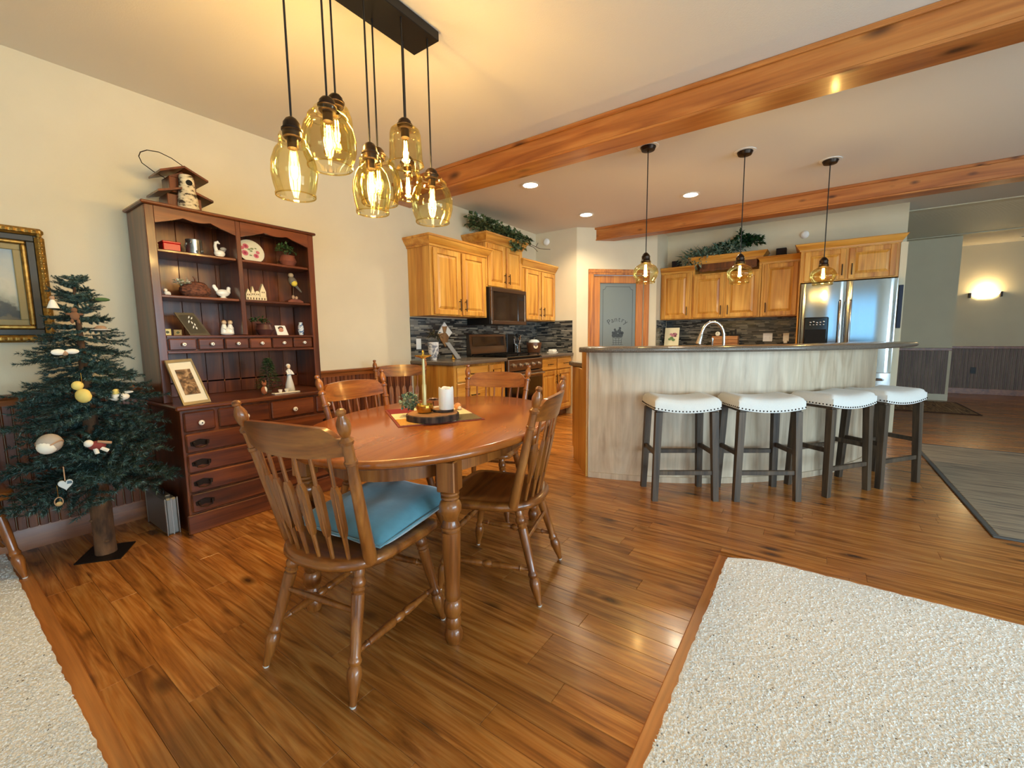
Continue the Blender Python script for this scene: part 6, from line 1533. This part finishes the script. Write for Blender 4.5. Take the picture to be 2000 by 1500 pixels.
sgl(MB().box(-3.24, -3.12, 5.47, 5.60, zc, zc+.012, .004).box(-3.23, -3.13, 5.48, 5.59, zc+.012, zc+.05, .014), 'butter_dish', K['porc'], 'white lidded butter dish at the far end of the left worktop', 'dish', (-3.18, 5.53, zc))

# ------------------------------------------------------------------ greenery and boxes on top of the cabinets
zi = 2.285-.012+.105
t = thing('ivy_garland', 'trailing green ivy with bare twigs on the cabinet above the microwave', 'plant', (W+.17, 4.42, zi)); m = MB()
for k in range(8): foliage(m, (W+.17+.02*k, 4.06+.11*k, zi+.12-.013*k), (.13, .13, .17-.012*k), 110, .062, .048, rnd)
foliage(m, (W+.37, 4.62, zi-.02), (.06, .20, .09), 150, .058, .045, rnd, False); m.build('foliage', island_color('ivy_leaves', [srgb(66, 84, 48), srgb(94, 110, 68), srgb(120, 132, 92), srgb(54, 70, 40)], .55), t, smooth=False)
for pts in (((W+.2, 4.6, zi+.03), (W+.3, 4.9, zi+.05), (W+.36, 5.2, zi-.01), (W+.4, 5.42, zi+.01)), ((W+.3, 4.7, zi+.02), (W+.4, 4.98, zi-.03), (W+.42, 5.05, zi-.08)), ((W+.2, 4.7, zi+.05), (W+.22, 4.78, zi+.16)), ((W+.36, 5.1, zi), (W+.36, 5.16, zi+.06))): MB().tube(pts, .004, 5).build('twig', K['twig'], t)
zk = 2.185+.085
t = thing('mixed_greenery', 'mixed sage and dark green leaves spilling over the planter shelf', 'plant', (-1.12, YB-.2, zk))
m = MB()
for k in range(7): foliage(m, (-1.58+.10*k, YB-.28, zk-.03+.016*k), (.14, .12, .16), 120, .085, .030, rnd, k > 1)
m.build('sage_foliage', K['sage'], t, smooth=False); m = MB()
for k in range(6): foliage(m, (-1.18+.085*k, YB-.22, zk+.06+.025*k-.012*max(0, k-3)**2), (.12, .10, .13), 110, .06, .05, rnd)
foliage(m, (-.93, YB-.2, zk+.24), (.05, .05, .12), 60, .06, .04, rnd); m.build('dark_foliage', K['leafd'], t, smooth=False)
for x, z, side in ((-1.80, 2.085-.012+.085, 'left'), (-.435, 2.105-.012+.085, 'right')):
    t = thing('speaker_cube', 'small black speaker cube on the cabinet top, %s of the greenery' % side, 'speaker', (x, YB-.12, z)); MB().box(x-.06, x+.06, YB-.20, YB-.08, z, z+.12, .005).build('shell', K['black'], t); MB().box(x-.053, x+.053, YB-.204, YB-.2002, z+.007, z+.113, .002).build('grille', F('grille_brown', (34, 22, 18), .9), t)
# ------------------------------------------------------------------ on the back worktop
t = thing('recipe_card', 'cream floral recipe card on a small stand under the back cabinets', 'card', (-1.83, 6.88, zc))
MB().add([(-1.935, 6.86, zc+.03), (-1.715, 6.84, zc+.03), (-1.715, 6.90, zc+.35), (-1.935, 6.92, zc+.35), (-1.935, 6.868, zc+.03), (-1.715, 6.848, zc+.03), (-1.715, 6.908, zc+.35), (-1.935, 6.928, zc+.35)], [(0, 1, 2, 3), (4, 5, 6, 7), (0, 1, 5, 4), (1, 2, 6, 5), (2, 3, 7, 6), (3, 0, 4, 7)]).build('card', F('card_cream', (236, 226, 188), .7), t, smooth=False)
MB().box(-1.955, -1.69, 6.80, 6.86, zc+.0, zc+.03, .004).build('stand', F('stand_tan', (190, 164, 120), .6), t)
def cardp(x, h): return (x, 6.8575-.0905*(x+1.965)+.1875*(h-.03) - .0015, zc+h)
for nm, rgb, sp in (('bloom_print', (196, 132, 142), ((-.08, .235, .03), (-.05, .255, .024), (-.11, .25, .022))), ('stem_print', (110, 140, 88), ((-.10, .19, .03), (-.07, .165, .026), (-.13, .175, .022))), ('berry_print', (120, 64, 72), ((-.045, .225, .020), (-.07, .26, .014), (-.03, .25, .014)))):
    m = MB()
    for dx, h, r_ in sp:
        cx_ = -1.725+dx*1.0; m.add([cardp(cx_+r_*math.cos(a), h+r_*.8*math.sin(a)) for a in [2*PI*i/10 for i in range(10)]], [list(range(10))])
    m.build(nm, F(nm, rgb, .7), t, smooth=False)
t = thing('knife_block', 'slatted bamboo knife box with dark handles on the back worktop', 'knife block', (-1.07, 6.9, zc)); bam = wood('bamboo', srgb(150, 92, 50), srgb(184, 124, 72), srgb(204, 146, 92), st=(2, 14, 14), rough=.45)
for k in range(4): MB().box(-1.24, -.90, 6.82, 6.98, zc+.001+.054*k, zc+.053+.054*k, .003).build('slat', bam, t)
for k in range(6): MB().box(-1.20+.05*k, -1.178+.05*k, 6.87, 6.90, zc+.2165, zc+.27+.02*(k % 3), .004).build('knife_handle', K['black'], t)
q = thing('kitchen_timer', 'round cream timer standing on the knife box', 'timer', (-1.165, 6.85, zc+.2165)); MB().lathe([(0, .030), (.004, .032), (.016, .032), (.018, .028)], (-1.165, 6.856, zc+.2495), (-1.165, 6, zc+.2495), 20).build('case', F('timer_cream', (226, 222, 196), .4), q); MB().box(-1.168, -1.162, 6.8365, 6.838, zc+.248, zc+.27).build('hand', K['black'], q)
